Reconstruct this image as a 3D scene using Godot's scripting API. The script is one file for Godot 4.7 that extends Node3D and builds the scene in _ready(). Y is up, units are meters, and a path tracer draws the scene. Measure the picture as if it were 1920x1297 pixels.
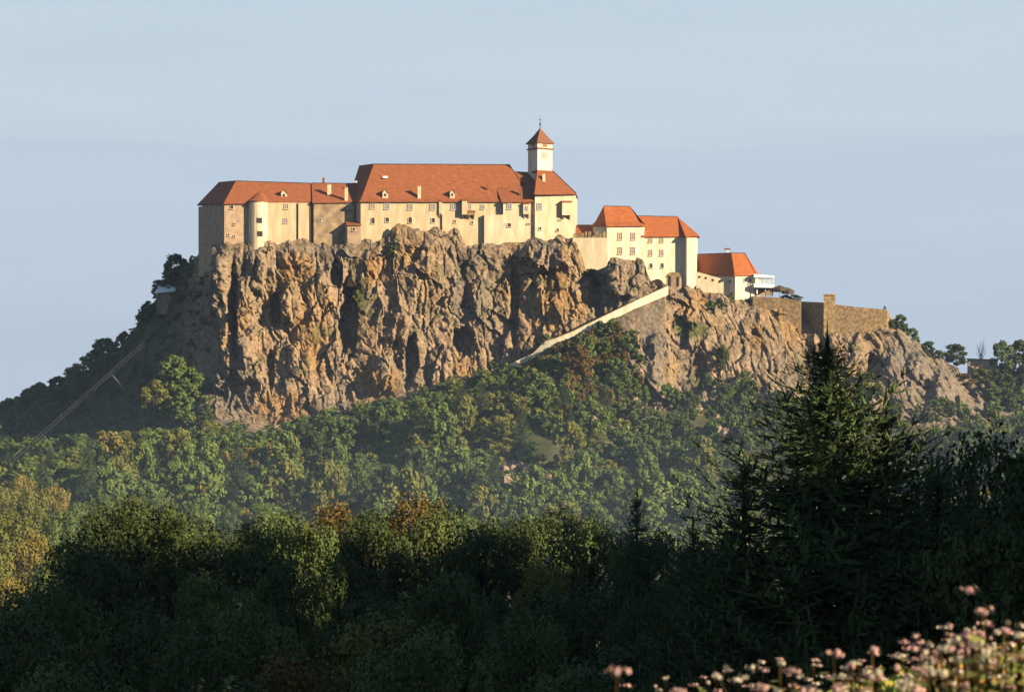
extends Node3D
# A castle on a basalt cliff, seen over a wood from a flowering field.
# World: metres, y up, the viewer stands at (0, 30, 0) and looks along -z. One picture unit is 0.0002 of the distance.

const K := 0.0002
const EYE := 30.0
const HOR := 850.0

class MB:
	var v := PackedVector3Array()
	var n := PackedVector3Array()
	var c := PackedColorArray()
	var t := PackedInt32Array()
	var col := Color(1, 1, 1)
	func face(pts: Array, outward: Vector3) -> void:
		var nn: Vector3 = Vector3.ZERO
		for k in range(1, pts.size() - 1):
			nn += (pts[k] - pts[0]).cross(pts[k + 1] - pts[0])
		if nn.length() < 1e-9:
			return
		nn = nn.normalized()
		var flip := nn.dot(outward) < 0.0
		if flip:
			nn = -nn
		var b := v.size()
		for p in pts:
			v.append(p)
			n.append(nn)
			c.append(col)
		for k in range(1, pts.size() - 1):
			if flip:
				t.append_array(PackedInt32Array([b, b + k, b + k + 1]))
			else:
				t.append_array(PackedInt32Array([b, b + k + 1, b + k]))
	func hexa(b: Array, h: Array) -> void: # bottom and top polygons with the same number of points
		var mid := Vector3.ZERO
		for p in b:
			mid += p
		for p in h:
			mid += p
		mid /= float(b.size() * 2)
		for k in b.size():
			var k2: int = (k + 1) % b.size()
			var q: Array = [b[k], b[k2], h[k2], h[k]]
			face(q, (q[0] + q[1] + q[2] + q[3]) * 0.25 - mid)
		face(h, Vector3.UP)
		face(b, Vector3.DOWN)
	func box(o: Vector3, ax: Vector3, ay: Vector3, az: Vector3) -> void: # centre and half axes
		hexa([o - ax - ay - az, o + ax - ay - az, o + ax - ay + az, o - ax - ay + az], [o - ax + ay - az, o + ax + ay - az, o + ax + ay + az, o - ax + ay + az])
	func tube(a: Vector3, b: Vector3, ra: float, rb: float, sides := 6) -> void:
		var d := (b - a).normalized()
		var s := d.cross(Vector3.RIGHT if absf(d.x) < 0.8 else Vector3.UP).normalized()
		var u := s.cross(d)
		var base := v.size()
		for k in sides:
			var w := s * cos(TAU * k / sides) + u * sin(TAU * k / sides)
			v.append(a + w * ra)
			v.append(b + w * rb)
			n.append(w)
			n.append(w)
			c.append(col)
			c.append(col)
		for k in sides:
			var i := base + 2 * k
			var j := base + 2 * ((k + 1) % sides)
			t.append_array(PackedInt32Array([i, i + 1, j, j, i + 1, j + 1]))
	func leaf(o: Vector3, ax: Vector3, ay: Vector3) -> void: # a pointed four-sided leaf or spray
		var nn := ax.cross(ay).normalized()
		var b := v.size()
		v.append(o - ax)
		v.append(o - ay * 0.6)
		v.append(o + ax)
		v.append(o + ay)
		for k in 4:
			n.append(nn)
			c.append(col)
		t.append_array(PackedInt32Array([b, b + 2, b + 1, b, b + 3, b + 2]))
	func mesh(shift := Vector3.ZERO) -> ArrayMesh:
		var a := []
		a.resize(Mesh.ARRAY_MAX)
		if shift != Vector3.ZERO:
			for k in v.size():
				v[k] -= shift
		a[Mesh.ARRAY_VERTEX] = v
		a[Mesh.ARRAY_NORMAL] = n
		a[Mesh.ARRAY_COLOR] = c
		a[Mesh.ARRAY_INDEX] = t
		var m := ArrayMesh.new()
		m.add_surface_from_arrays(Mesh.PRIMITIVE_TRIANGLES, a)
		return m

var M := {}
var used := {}
var rng := RandomNumberGenerator.new()

# ---------------------------------------------------------------- helpers
func P(px: float, py: float, d: float) -> Vector3:
	return Vector3((px - 960.0) * K * d, EYE + (HOR - py) * K * d, -d)

func F(px: float, d: float, y := 0.0) -> Vector3:
	return Vector3((px - 960.0) * K * d, y, -d)

func Y(py: float, d: float) -> float:
	return EYE + (HOR - py) * K * d

func numbered(called: String) -> String:
	var k: int = used.get(called, 0)
	used[called] = k + 1
	return called if k == 0 else "%s_%03d" % [called, k]

func tag(o: Node, label: String, category: String, group := "", kind := "") -> void:
	o.set_meta("label", label)
	if category:
		o.set_meta("category", category)
	if group:
		o.set_meta("group", group)
	if kind:
		o.set_meta("kind", kind)

func thing(called: String, label: String, category: String, at := Vector3.ZERO, group := "") -> Node3D:
	var o := Node3D.new()
	o.name = numbered(called)
	add_child(o)
	o.position = at
	tag(o, label, category, group)
	return o

func part(parent: Node3D, called: String, mb: MB, m: Material) -> MeshInstance3D:
	var o := MeshInstance3D.new()
	o.name = called
	var at := parent.position
	var up := parent.get_parent()
	while up is Node3D and up != self:
		at += up.position
		up = up.get_parent()
	o.mesh = mb.mesh(at)
	o.mesh.surface_set_material(0, m)
	parent.add_child(o, true)
	return o

func struct(called: String, mesh: Mesh, m: Material, label: String) -> MeshInstance3D:
	var o := MeshInstance3D.new()
	o.name = numbered(called)
	o.mesh = mesh
	o.mesh.surface_set_material(0, m)
	add_child(o)
	tag(o, label, "", "", "structure")
	return o

func noise(sd: int, freq: float, oct := 4, type := FastNoiseLite.TYPE_SIMPLEX_SMOOTH) -> FastNoiseLite:
	var f := FastNoiseLite.new()
	f.seed = sd
	f.noise_type = type
	f.frequency = freq
	f.fractal_type = FastNoiseLite.FRACTAL_FBM if oct > 1 else FastNoiseLite.FRACTAL_NONE
	f.fractal_octaves = oct
	return f

func noise_tex(sd: int, freq: float, a: Color, b: Color, size := 512, oct := 5) -> NoiseTexture2D:
	var t := NoiseTexture2D.new()
	t.width = size
	t.height = size
	t.seamless = true
	t.noise = noise(sd, freq, oct)
	var g := Gradient.new()
	g.offsets = PackedFloat32Array([0.2, 0.8])
	g.colors = PackedColorArray([a, b])
	t.color_ramp = g
	return t

func mat(called: String, c: Color, rough := 0.9, vertex := false) -> StandardMaterial3D:
	var m := StandardMaterial3D.new()
	m.resource_name = called
	m.albedo_color = c.linear_to_srgb()
	m.roughness = rough
	m.metallic_specular = 0.3
	m.vertex_color_use_as_albedo = vertex
	M[called] = m
	return m

func streaked(m: StandardMaterial3D, t: Texture2D) -> void: # weather streaks run down the wall
	textured(m, t, 0.06)
	m.uv1_scale = Vector3(0.11, 0.028, 0.11)

func textured(m: StandardMaterial3D, t: Texture2D, scale: float, nt: Texture2D = null, depth := 1.0) -> void:
	m.albedo_texture = t
	m.uv1_triplanar = true
	m.uv1_world_triplanar = true
	m.uv1_scale = Vector3.ONE * scale
	if nt:
		m.normal_enabled = true
		m.normal_texture = nt
		m.normal_scale = depth

func _ready() -> void:
	rng.seed = 77
	setup_view()
	setup_materials()
	build_ground()
	build_hill()
	build_castle()
	build_ramparts()
	build_hill_things()
	build_trees()
	field_edge_trees()
	build_boulders()
	build_undergrowth()
	build_east_wood()
	build_side_hill()
	build_field()
	build_haze()

func build_haze() -> void: # thin evening haze, denser towards the valley floor
	var m := FogMaterial.new()
	m.density = 0.00004
	m.albedo = Color(0.72, 0.84, 0.98)
	for k in 4:
		var f := FogVolume.new()
		f.name = numbered("valley_haze")
		f.shape = RenderingServer.FOG_VOLUME_SHAPE_ELLIPSOID
		f.size = Vector3(1050 - 60 * k, 126 - 24 * k, 610 - 30 * k)
		f.position = Vector3(250, 0, -455)
		f.material = m
		add_child(f)
		tag(f, "thin blue haze lying in the valley before the wood", "", "", "stuff")

# ---------------------------------------------------------------- camera, sky, sun
func setup_view() -> void:
	var cam := Camera3D.new()
	cam.name = "camera"
	var at := CameraAttributesPhysical.new()
	at.frustum_near = 0.5
	at.frustum_far = 9000.0
	at.frustum_focal_length = 92.5
	at.frustum_focus_distance = 700.0
	at.exposure_aperture = 10.0
	cam.attributes = at
	cam.projection = Camera3D.PROJECTION_FRUSTUM
	cam.near = 0.5
	cam.far = 9000.0
	cam.size = 1297.0 * K * 0.5
	cam.frustum_offset = Vector2(0, (HOR - 648.5) * K * 0.5)
	cam.position = Vector3(0, EYE, 0)
	cam.current = true
	add_child(cam)

	var env := Environment.new()
	env.background_mode = Environment.BG_SKY
	env.tonemap_mode = Environment.TONE_MAPPER_LINEAR
	env.tonemap_exposure = 3.3
	env.background_energy_multiplier = 0.31
	env.sdfgi_enabled = true
	env.ssao_enabled = true
	env.ssil_enabled = true
	env.fog_enabled = true
	env.fog_mode = Environment.FOG_MODE_EXPONENTIAL
	env.fog_density = 0.00004
	env.volumetric_fog_enabled = true
	env.volumetric_fog_density = 0.0
	env.fog_light_color = Color(0.62, 0.74, 0.92)
	var sky := Sky.new()
	var pan := PanoramaSkyMaterial.new()
	pan.panorama = sky_picture()
	sky.sky_material = pan
	env.sky = sky
	var we := WorldEnvironment.new()
	we.name = "environment"
	we.environment = env
	add_child(we)

	var sun := DirectionalLight3D.new()
	sun.name = "sun"
	sun.light_energy = 1.6
	sun.light_color = Color(1.0, 0.89, 0.72)
	sun.light_angular_distance = 0.5
	sun.shadow_enabled = true
	sun.directional_shadow_max_distance = 1500.0
	var az := deg_to_rad(57.0)
	var el := deg_to_rad(19.0)
	var to_sun := Vector3(sin(az) * cos(el), sin(el), cos(az) * cos(el))
	sun.look_at_from_position(to_sun, Vector3.ZERO, Vector3.UP)
	add_child(sun)

func sky_picture() -> ImageTexture:
	# air and thin streaks of high cloud; the same all round
	var w := 4096
	var h := 2048
	var im := Image.create(w, h, false, Image.FORMAT_RGB8)
	var n := noise(5, 1.0, 4)
	var keys := [[-90.0, Color(0.36, 0.40, 0.45)], [-1.0, Color(0.675, 0.725, 0.785)], [0.0, Color(0.70, 0.752, 0.815)], [2.0, Color(0.715, 0.77, 0.832)], [4.5, Color(0.735, 0.793, 0.855)], [6.6, Color(0.745, 0.803, 0.865)], [7.2, Color(0.752, 0.812, 0.875)], [9.5, Color(0.745, 0.81, 0.875)], [20.0, Color(0.64, 0.725, 0.825)], [45.0, Color(0.45, 0.57, 0.73)], [90.0, Color(0.34, 0.47, 0.66)]]
	for r in h:
		var el := 90.0 - (r + 0.5) * 180.0 / h
		var c := Color()
		for k in keys.size() - 1:
			if el >= keys[k][0] and el <= keys[k + 1][0]:
				c = keys[k][1].lerp(keys[k + 1][1], (el - keys[k][0]) / (keys[k + 1][0] - keys[k][0]))
		if el < -3.0 or el > 22.0:
			im.fill_rect(Rect2i(0, r, w, 1), c)
			continue
		var fade := clampf((el + 3.0) / 3.0, 0, 1) * clampf((22.0 - el) / 6.0, 0, 1)
		var edge_el := 6.55
		for q in range(0, w, 4):
			var a := TAU * q / w
			var ca := cos(a)
			var sa := sin(a)
			var s := n.get_noise_3d(ca * 4.0, sa * 4.0, el * 0.9)
			var s2 := n.get_noise_3d(ca * 11.0 + 7.0, sa * 11.0, el * 3.2)
			var e := edge_el + 0.35 * n.get_noise_3d(ca * 5.0, sa * 5.0, 40.0)
			var veil := smoothstep(e - 0.05, e + 0.06, el) * clampf((14.0 - el) / 5.0, 0, 1)
			var k := fade * (0.014 * s + 0.009 * s2)
			var cc := Color(c.r + k + veil * 0.012, c.g + k + veil * 0.012, c.b + k * 0.7 - veil * 0.004)
			im.fill_rect(Rect2i(q, r, 4, 1), cc)
	return ImageTexture.create_from_image(im)

func setup_materials() -> void:
	var fine := noise_tex(11, 0.02, Color(0.80, 0.80, 0.80), Color(1, 1, 1))
	var blot := noise_tex(12, 0.008, Color(0.90, 0.88, 0.85), Color(1, 1, 1))
	var rock_t := noise_tex(14, 0.03, Color(0.66, 0.64, 0.62), Color(1, 1, 1))
	var m: StandardMaterial3D
	m = mat("rock", Color(1, 1, 1), 0.95, true)
	textured(m, rock_t, 0.043)
	m = mat("soil", Color(0.05, 0.055, 0.025), 1.0)
	textured(m, fine, 0.03)
	mat("plain_ground", Color(0.045, 0.06, 0.02), 1.0)
	m = mat("cream", Color(0.385, 0.33, 0.23))
	streaked(m, blot)
	m = mat("ivory", Color(0.428, 0.388, 0.293))
	streaked(m, blot)
	m = mat("white_plaster", Color(0.475, 0.451, 0.372))
	streaked(m, blot)
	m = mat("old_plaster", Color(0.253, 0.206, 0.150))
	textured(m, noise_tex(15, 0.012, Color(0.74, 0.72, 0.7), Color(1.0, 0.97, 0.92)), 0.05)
	m = mat("pink_plaster", Color(0.317, 0.250, 0.186))
	textured(m, noise_tex(25, 0.012, Color(0.86, 0.84, 0.82), Color(1.0, 0.97, 0.94)), 0.06)
	m = mat("stone", Color(0.222, 0.166, 0.095))
	textured(m, noise_tex(16, 0.03, Color(0.68, 0.66, 0.64), Color(1, 1, 1)), 0.05)
	var tile_t := noise_tex(17, 0.02, Color(0.79, 0.76, 0.74), Color(1, 0.98, 0.95))
	m = mat("tile", Color(0.214, 0.079, 0.033), 0.85)
	textured(m, tile_t, 0.06)
	m.uv1_scale = Vector3(0.035, 0.16, 0.16)
	m = mat("bright_tile", Color(0.293, 0.099, 0.033), 0.85)
	textured(m, tile_t, 0.06)
	m.uv1_scale = Vector3(0.035, 0.16, 0.16)
	mat("ridge_tile", Color(0.264, 0.110, 0.053), 0.85)
	mat("brown_tile", Color(0.119, 0.055, 0.032), 0.85)
	mat("louver", Color(0.22, 0.12, 0.06), 0.8)
	mat("window_frame", Color(0.42, 0.30, 0.24), 0.7)
	mat("grey_frame", Color(0.34, 0.33, 0.31), 0.7)
	m = mat("dark_pane", Color(0.03, 0.025, 0.025), 0.15)
	m.metallic_specular = 0.5
	m = mat("grey_pane", Color(0.16, 0.16, 0.17), 0.2)
	m.metallic_specular = 0.5
	mat("opening", Color(0.02, 0.015, 0.012), 0.9)
	mat("metal", Color(0.18, 0.18, 0.19), 0.45).metallic = 0.6
	mat("dark_metal", Color(0.04, 0.04, 0.04), 0.5)
	mat("grey_sheet", Color(0.546, 0.572, 0.598), 0.5)
	mat("white_paint", Color(0.616, 0.616, 0.598), 0.5)
	m = mat("glazing", Color(0.35, 0.42, 0.45), 0.08)
	m.transparency = BaseMaterial3D.TRANSPARENCY_ALPHA
	m.albedo_color.a = 0.35
	mat("canvas", Color(0.05, 0.04, 0.035), 0.9)
	mat("bark", Color(0.07, 0.05, 0.035), 0.95)
	m = mat("leaf", Color(1, 1, 1), 0.75, true)
	m.backlight_enabled = true
	m.backlight = Color(0.35, 0.35, 0.35)
	m = mat("needle", Color(1, 1, 1), 0.8, true)
	mat("petal", Color(1, 1, 1), 0.8, true)
	m = mat("herb", Color(1, 1, 1), 0.7, true)
	m.backlight_enabled = true
	m.backlight = Color(0.4, 0.4, 0.4)

# ---------------------------------------------------------------- ground
func ground_y(x: float, d: float) -> float:
	var y: float
	if d < 9.5:
		y = 28.55 + 0.17 * clampf(x, -6.0, 6.0)
		if d < 0.0:
			y -= d * 0.05
	elif d < 60.0:
		y = lerpf(28.55 + 0.17 * clampf(x, -6.0, 6.0), 13.0, smoothstep(0.0, 1.0, (d - 9.5) / 50.5) * 0.5 + (d - 9.5) / 50.5 * 0.5)
	elif d < 120.0:
		y = lerpf(13.0, 9.0, (d - 60.0) / 60.0)
	elif d < 260.0:
		y = lerpf(9.0, 3.0, smoothstep(0.0, 1.0, (d - 120.0) / 140.0))
	else:
		y = lerpf(3.0, 0.0, clampf((d - 260.0) / 100.0, 0, 1))
	return y

func build_ground() -> void:
	var xs := []
	var ds := []
	for k in range(-20, 21):
		xs.append(signf(k) * (absf(k) * 0.8 + pow(absf(k) / 20.0, 3.0) * 2600.0))
	for k in 30:
		ds.append(-1500.0 + 1500.0 * (1.0 - pow(1.0 - k / 29.0, 3.0)) if k < 8 else 0.0)
	ds = [-1500.0, -600.0, -200.0, -60.0, -15.0]
	for k in range(0, 20):
		ds.append(k * 1.0)
	for k in range(20, 130, 5):
		ds.append(float(k))
	for k in [135, 150, 165, 180, 200, 220, 240, 260, 300, 360, 430, 520, 640, 800, 1000, 1400, 2000, 3000]:
		ds.append(float(k))
	var v := PackedVector3Array()
	var nn := PackedVector3Array()
	var t := PackedInt32Array()
	for d in ds:
		for x in xs:
			var y := ground_y(x, d)
			v.append(Vector3(x, y, -d))
			var dx := (ground_y(x + 0.5, d) - ground_y(x - 0.5, d))
			var dd := (ground_y(x, d + 0.5) - ground_y(x, d - 0.5))
			nn.append(Vector3(-dx, 1, dd).normalized())
	var w := xs.size()
	for i in ds.size() - 1:
		for j in w - 1:
			var a := i * w + j
			t.append_array(PackedInt32Array([a, a + w, a + 1, a + 1, a + w, a + w + 1]))
	var arr := []
	arr.resize(Mesh.ARRAY_MAX)
	arr[Mesh.ARRAY_VERTEX] = v
	arr[Mesh.ARRAY_NORMAL] = nn
	arr[Mesh.ARRAY_INDEX] = t
	var am := ArrayMesh.new()
	am.add_surface_from_arrays(Mesh.PRIMITIVE_TRIANGLES, arr)
	struct("ground", am, M.soil, "dark green valley floor and field slope under the trees")

# ---------------------------------------------------------------- the hill: profiles from its foot over the cliff to the plateau
# px | lower foot d, py | ledge edge d, py | ledge back d, py | top edge d, py
var ST := [
	[-900, 790, 930, 815, 915, 835, 905, 880, 890], [-200, 790, 893, 815, 880, 840, 862, 895, 835], [0, 790, 878, 815, 858, 842, 828, 890, 788],
	[120, 790, 858, 815, 838, 842, 800, 880, 746], [230, 788, 842, 812, 815, 838, 760, 868, 645], [290, 784, 828, 805, 800, 832, 735, 856, 563],
	[345, 775, 816, 795, 790, 818, 705, 838, 500], [380, 757, 810, 784, 785, 803, 705, 818, 468], [402, 760, 806, 782, 786, 790, 742, 803, 464],
	[425, 762, 804, 780, 786, 785, 765, 800, 460], [500, 762, 814, 780, 798, 785, 782, 799, 455], [560, 763, 802, 780, 787, 785, 772, 799, 452],
	[640, 764, 786, 781, 771, 786, 757, 797.5, 460], [700, 764, 773, 781, 758, 786, 746, 796.5, 455], [730, 764, 767, 781, 752, 786, 738, 797, 440], [745, 764, 763, 781, 748, 786, 736, 796, 430],
	[862, 765, 728, 781, 714, 786, 705, 795.5, 431], [874, 765, 726, 781, 712, 786, 703, 797, 460], [955, 764, 706, 780, 692, 786, 684, 797, 466], [1000, 763, 694, 779, 670, 785, 664, 796, 450],
	[1035, 761, 690, 778, 646, 784, 643, 795, 448], [1082, 759, 708, 777, 623, 784, 621, 793, 455], [1098, 758, 720, 777, 616, 784, 614, 793, 505], [1134, 757, 745, 777, 599, 784, 597, 792, 507],
	[1144, 757, 755, 777, 594, 784, 592, 789, 484], [1205, 756, 790, 778, 565, 785, 564, 789, 486], [1222, 756, 796, 779, 556, 786, 555, 791, 530], [1250, 757, 800, 780, 543, 787, 542, 792, 536],
	[1310, 758, 800, 778, 580, 785, 562, 792, 540], [1400, 759, 795, 776, 630, 784, 590, 790, 560], [1480, 759, 790, 775, 645, 785, 595, 791, 568], [1530, 762, 800, 781, 660, 790, 610, 795, 590],
	[1560, 759, 810, 771, 685, 780, 640, 786, 622], [1650, 757, 815, 768, 705, 779, 650, 785, 612], [1690, 756, 820, 768, 715, 778, 665, 785, 618], [1750, 756, 825, 768, 735, 778, 692, 785, 664],
	[1800, 755, 830, 768, 765, 777, 725, 784, 694], [1850, 754, 832, 768, 792, 780, 752, 792, 712], [1920, 754, 822, 772, 782, 786, 742, 802, 702], [2200, 754, 850, 775, 820, 790, 790, 812, 730], [2800, 754, 930, 775, 915, 790, 900, 820, 880]]

func station(px: float) -> Array: # [d2, y2, d3, y3, d4, y4, d5, y5]
	var k := 0
	while k < ST.size() - 2 and ST[k + 1][0] < px:
		k += 1
	var a: Array = ST[k]
	var b: Array = ST[k + 1]
	var f := clampf((px - a[0]) / (b[0] - a[0]), 0, 1)
	var r := []
	for q in range(1, 9, 2):
		var d := lerpf(a[q], b[q], f)
		r.append(d)
		r.append(Y(lerpf(a[q + 1], b[q + 1], f), d))
	return r

func floor_toe(px: float) -> Array: # the forest floor: [d0, y0, d1, y1]
	var left := smoothstep(600.0, 200.0, px)
	var right := smoothstep(1250.0, 1600.0, px)
	var far_left := smoothstep(-100.0, -800.0, px)
	var far_right := smoothstep(2000.0, 2700.0, px)
	var y1 := 14.0 + 5.0 * left - 3.0 * right
	return [400.0, -0.6, 680.0, y1 * (1.0 - far_left) * (1.0 - far_right)]

func floor_y(px: float, d: float) -> float: # height of the forest floor at px, d
	if d < 400.0:
		return ground_y((px - 960.0) * K * d, d)
	var s := station(px)
	var q := floor_toe(px)
	if d < q[2]:
		return lerpf(q[1], q[3], pow((d - q[0]) / (q[2] - q[0]), 1.5))
	if d < s[0]:
		return lerpf(q[3], s[1], (d - q[2]) / (s[0] - q[2]))
	if d < s[2]:
		return lerpf(s[1], s[3], (d - s[0]) / (s[2] - s[0]))
	if d < s[4]:
		return lerpf(s[3], s[5], (d - s[2]) / (s[4] - s[2]))
	return lerpf(s[5], s[7], clampf((d - s[4]) / (s[6] - s[4]), 0, 1))

func facet(u: float, v: float, sd: int, tab: PackedFloat32Array) -> float: # flat tilted faces with sharp edges, one per cell
	var iu := floori(u)
	var iv := floori(v)
	var best := 9.0
	var r := 0.0
	for a in range(-1, 2):
		for b in range(-1, 2):
			var h := (((iu + a) * 73856093) ^ ((iv + b) * 19349663) ^ (sd * 83492791)) & 1023
			var du := u - (iu + a + tab[h])
			var dv := v - (iv + b + tab[h + 1])
			var q := du * du + dv * dv
			if q < best:
				best = q
				r = tab[h + 2] - 0.5 + du * (tab[h + 3] - 0.5) * 1.7 + dv * (tab[h + 4] - 0.5) * 1.5
	return r

# bosses and gullies of the cliff: px, py, half width, half height, metres out (+) or in (-)
var BOSS := [
	[652, 600, 20, 85, -6.5], [628, 515, 14, 32, -3.5], [772, 672, 15, 50, -5.5], [868, 640, 24, 34, -4.5],
	[437, 575, 9, 95, -4.5], [418, 570, 12, 120, 2.5], [462, 610, 24, 85, 3.2], [545, 570, 28, 40, 3.4], [517, 580, 11, 40, -2.5], [505, 690, 11, 42, -3.0],
	[440, 735, 55, 32, -2.4], [560, 700, 38, 90, 1.8], [600, 560, 34, 55, 2.4], [560, 480, 45, 26, 1.5], [490, 500, 12, 40, 1.6], [735, 600, 38, 60, 1.6], [700, 490, 22, 30, 1.8],
	[800, 450, 62, 24, 1.2], [815, 530, 55, 60, 1.4], [905, 600, 30, 80, 1.2], [965, 560, 10, 90, -3.2], [720, 700, 30, 36, 2.0], [840, 690, 12, 36, 2.0], [815, 700, 14, 45, 1.8], [745, 660, 14, 30, -2.0],
	[1030, 480, 58, 32, 4.2], [1000, 505, 45, 10, 1.5], [1050, 560, 60, 40, 1.4], [1120, 560, 8, 50, -2.0], [1175, 525, 38, 46, 4.2], [1139, 496, 7, 18, -3.0],
	[1235, 680, 28, 100, 1.8], [1310, 700, 20, 60, -2.2], [1275, 610, 30, 18, -1.5], [1380, 660, 40, 50, 1.5], [1415, 622, 8, 8, -2.0], [1340, 560, 12, 30, 1.5],
	[1640, 690, 20, 32, -5.0], [1680, 690, 22, 50, 2.2], [1725, 690, 26, 30, 2.6], [1735, 735, 24, 30, -2.6], [1770, 730, 24, 40, 2.4], [1670, 780, 16, 50, -1.6], [1515, 620, 16, 60, -2.5], [1590, 660, 40, 24, 1.4]]
# ochre stains on the rock: px, py, half width, half height
var OCHRE := [[455, 590, 34, 40], [562, 495, 42, 30], [585, 640, 50, 110], [425, 620, 12, 80], [540, 760, 60, 40], [720, 510, 34, 40], [775, 480, 30, 40], [1050, 555, 85, 45], [1010, 600, 40, 50], [700, 730, 50, 40], [1460, 610, 60, 50], [1300, 575, 30, 30], [605, 560, 40, 40], [870, 700, 20, 40], [1260, 690, 20, 40]]

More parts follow.
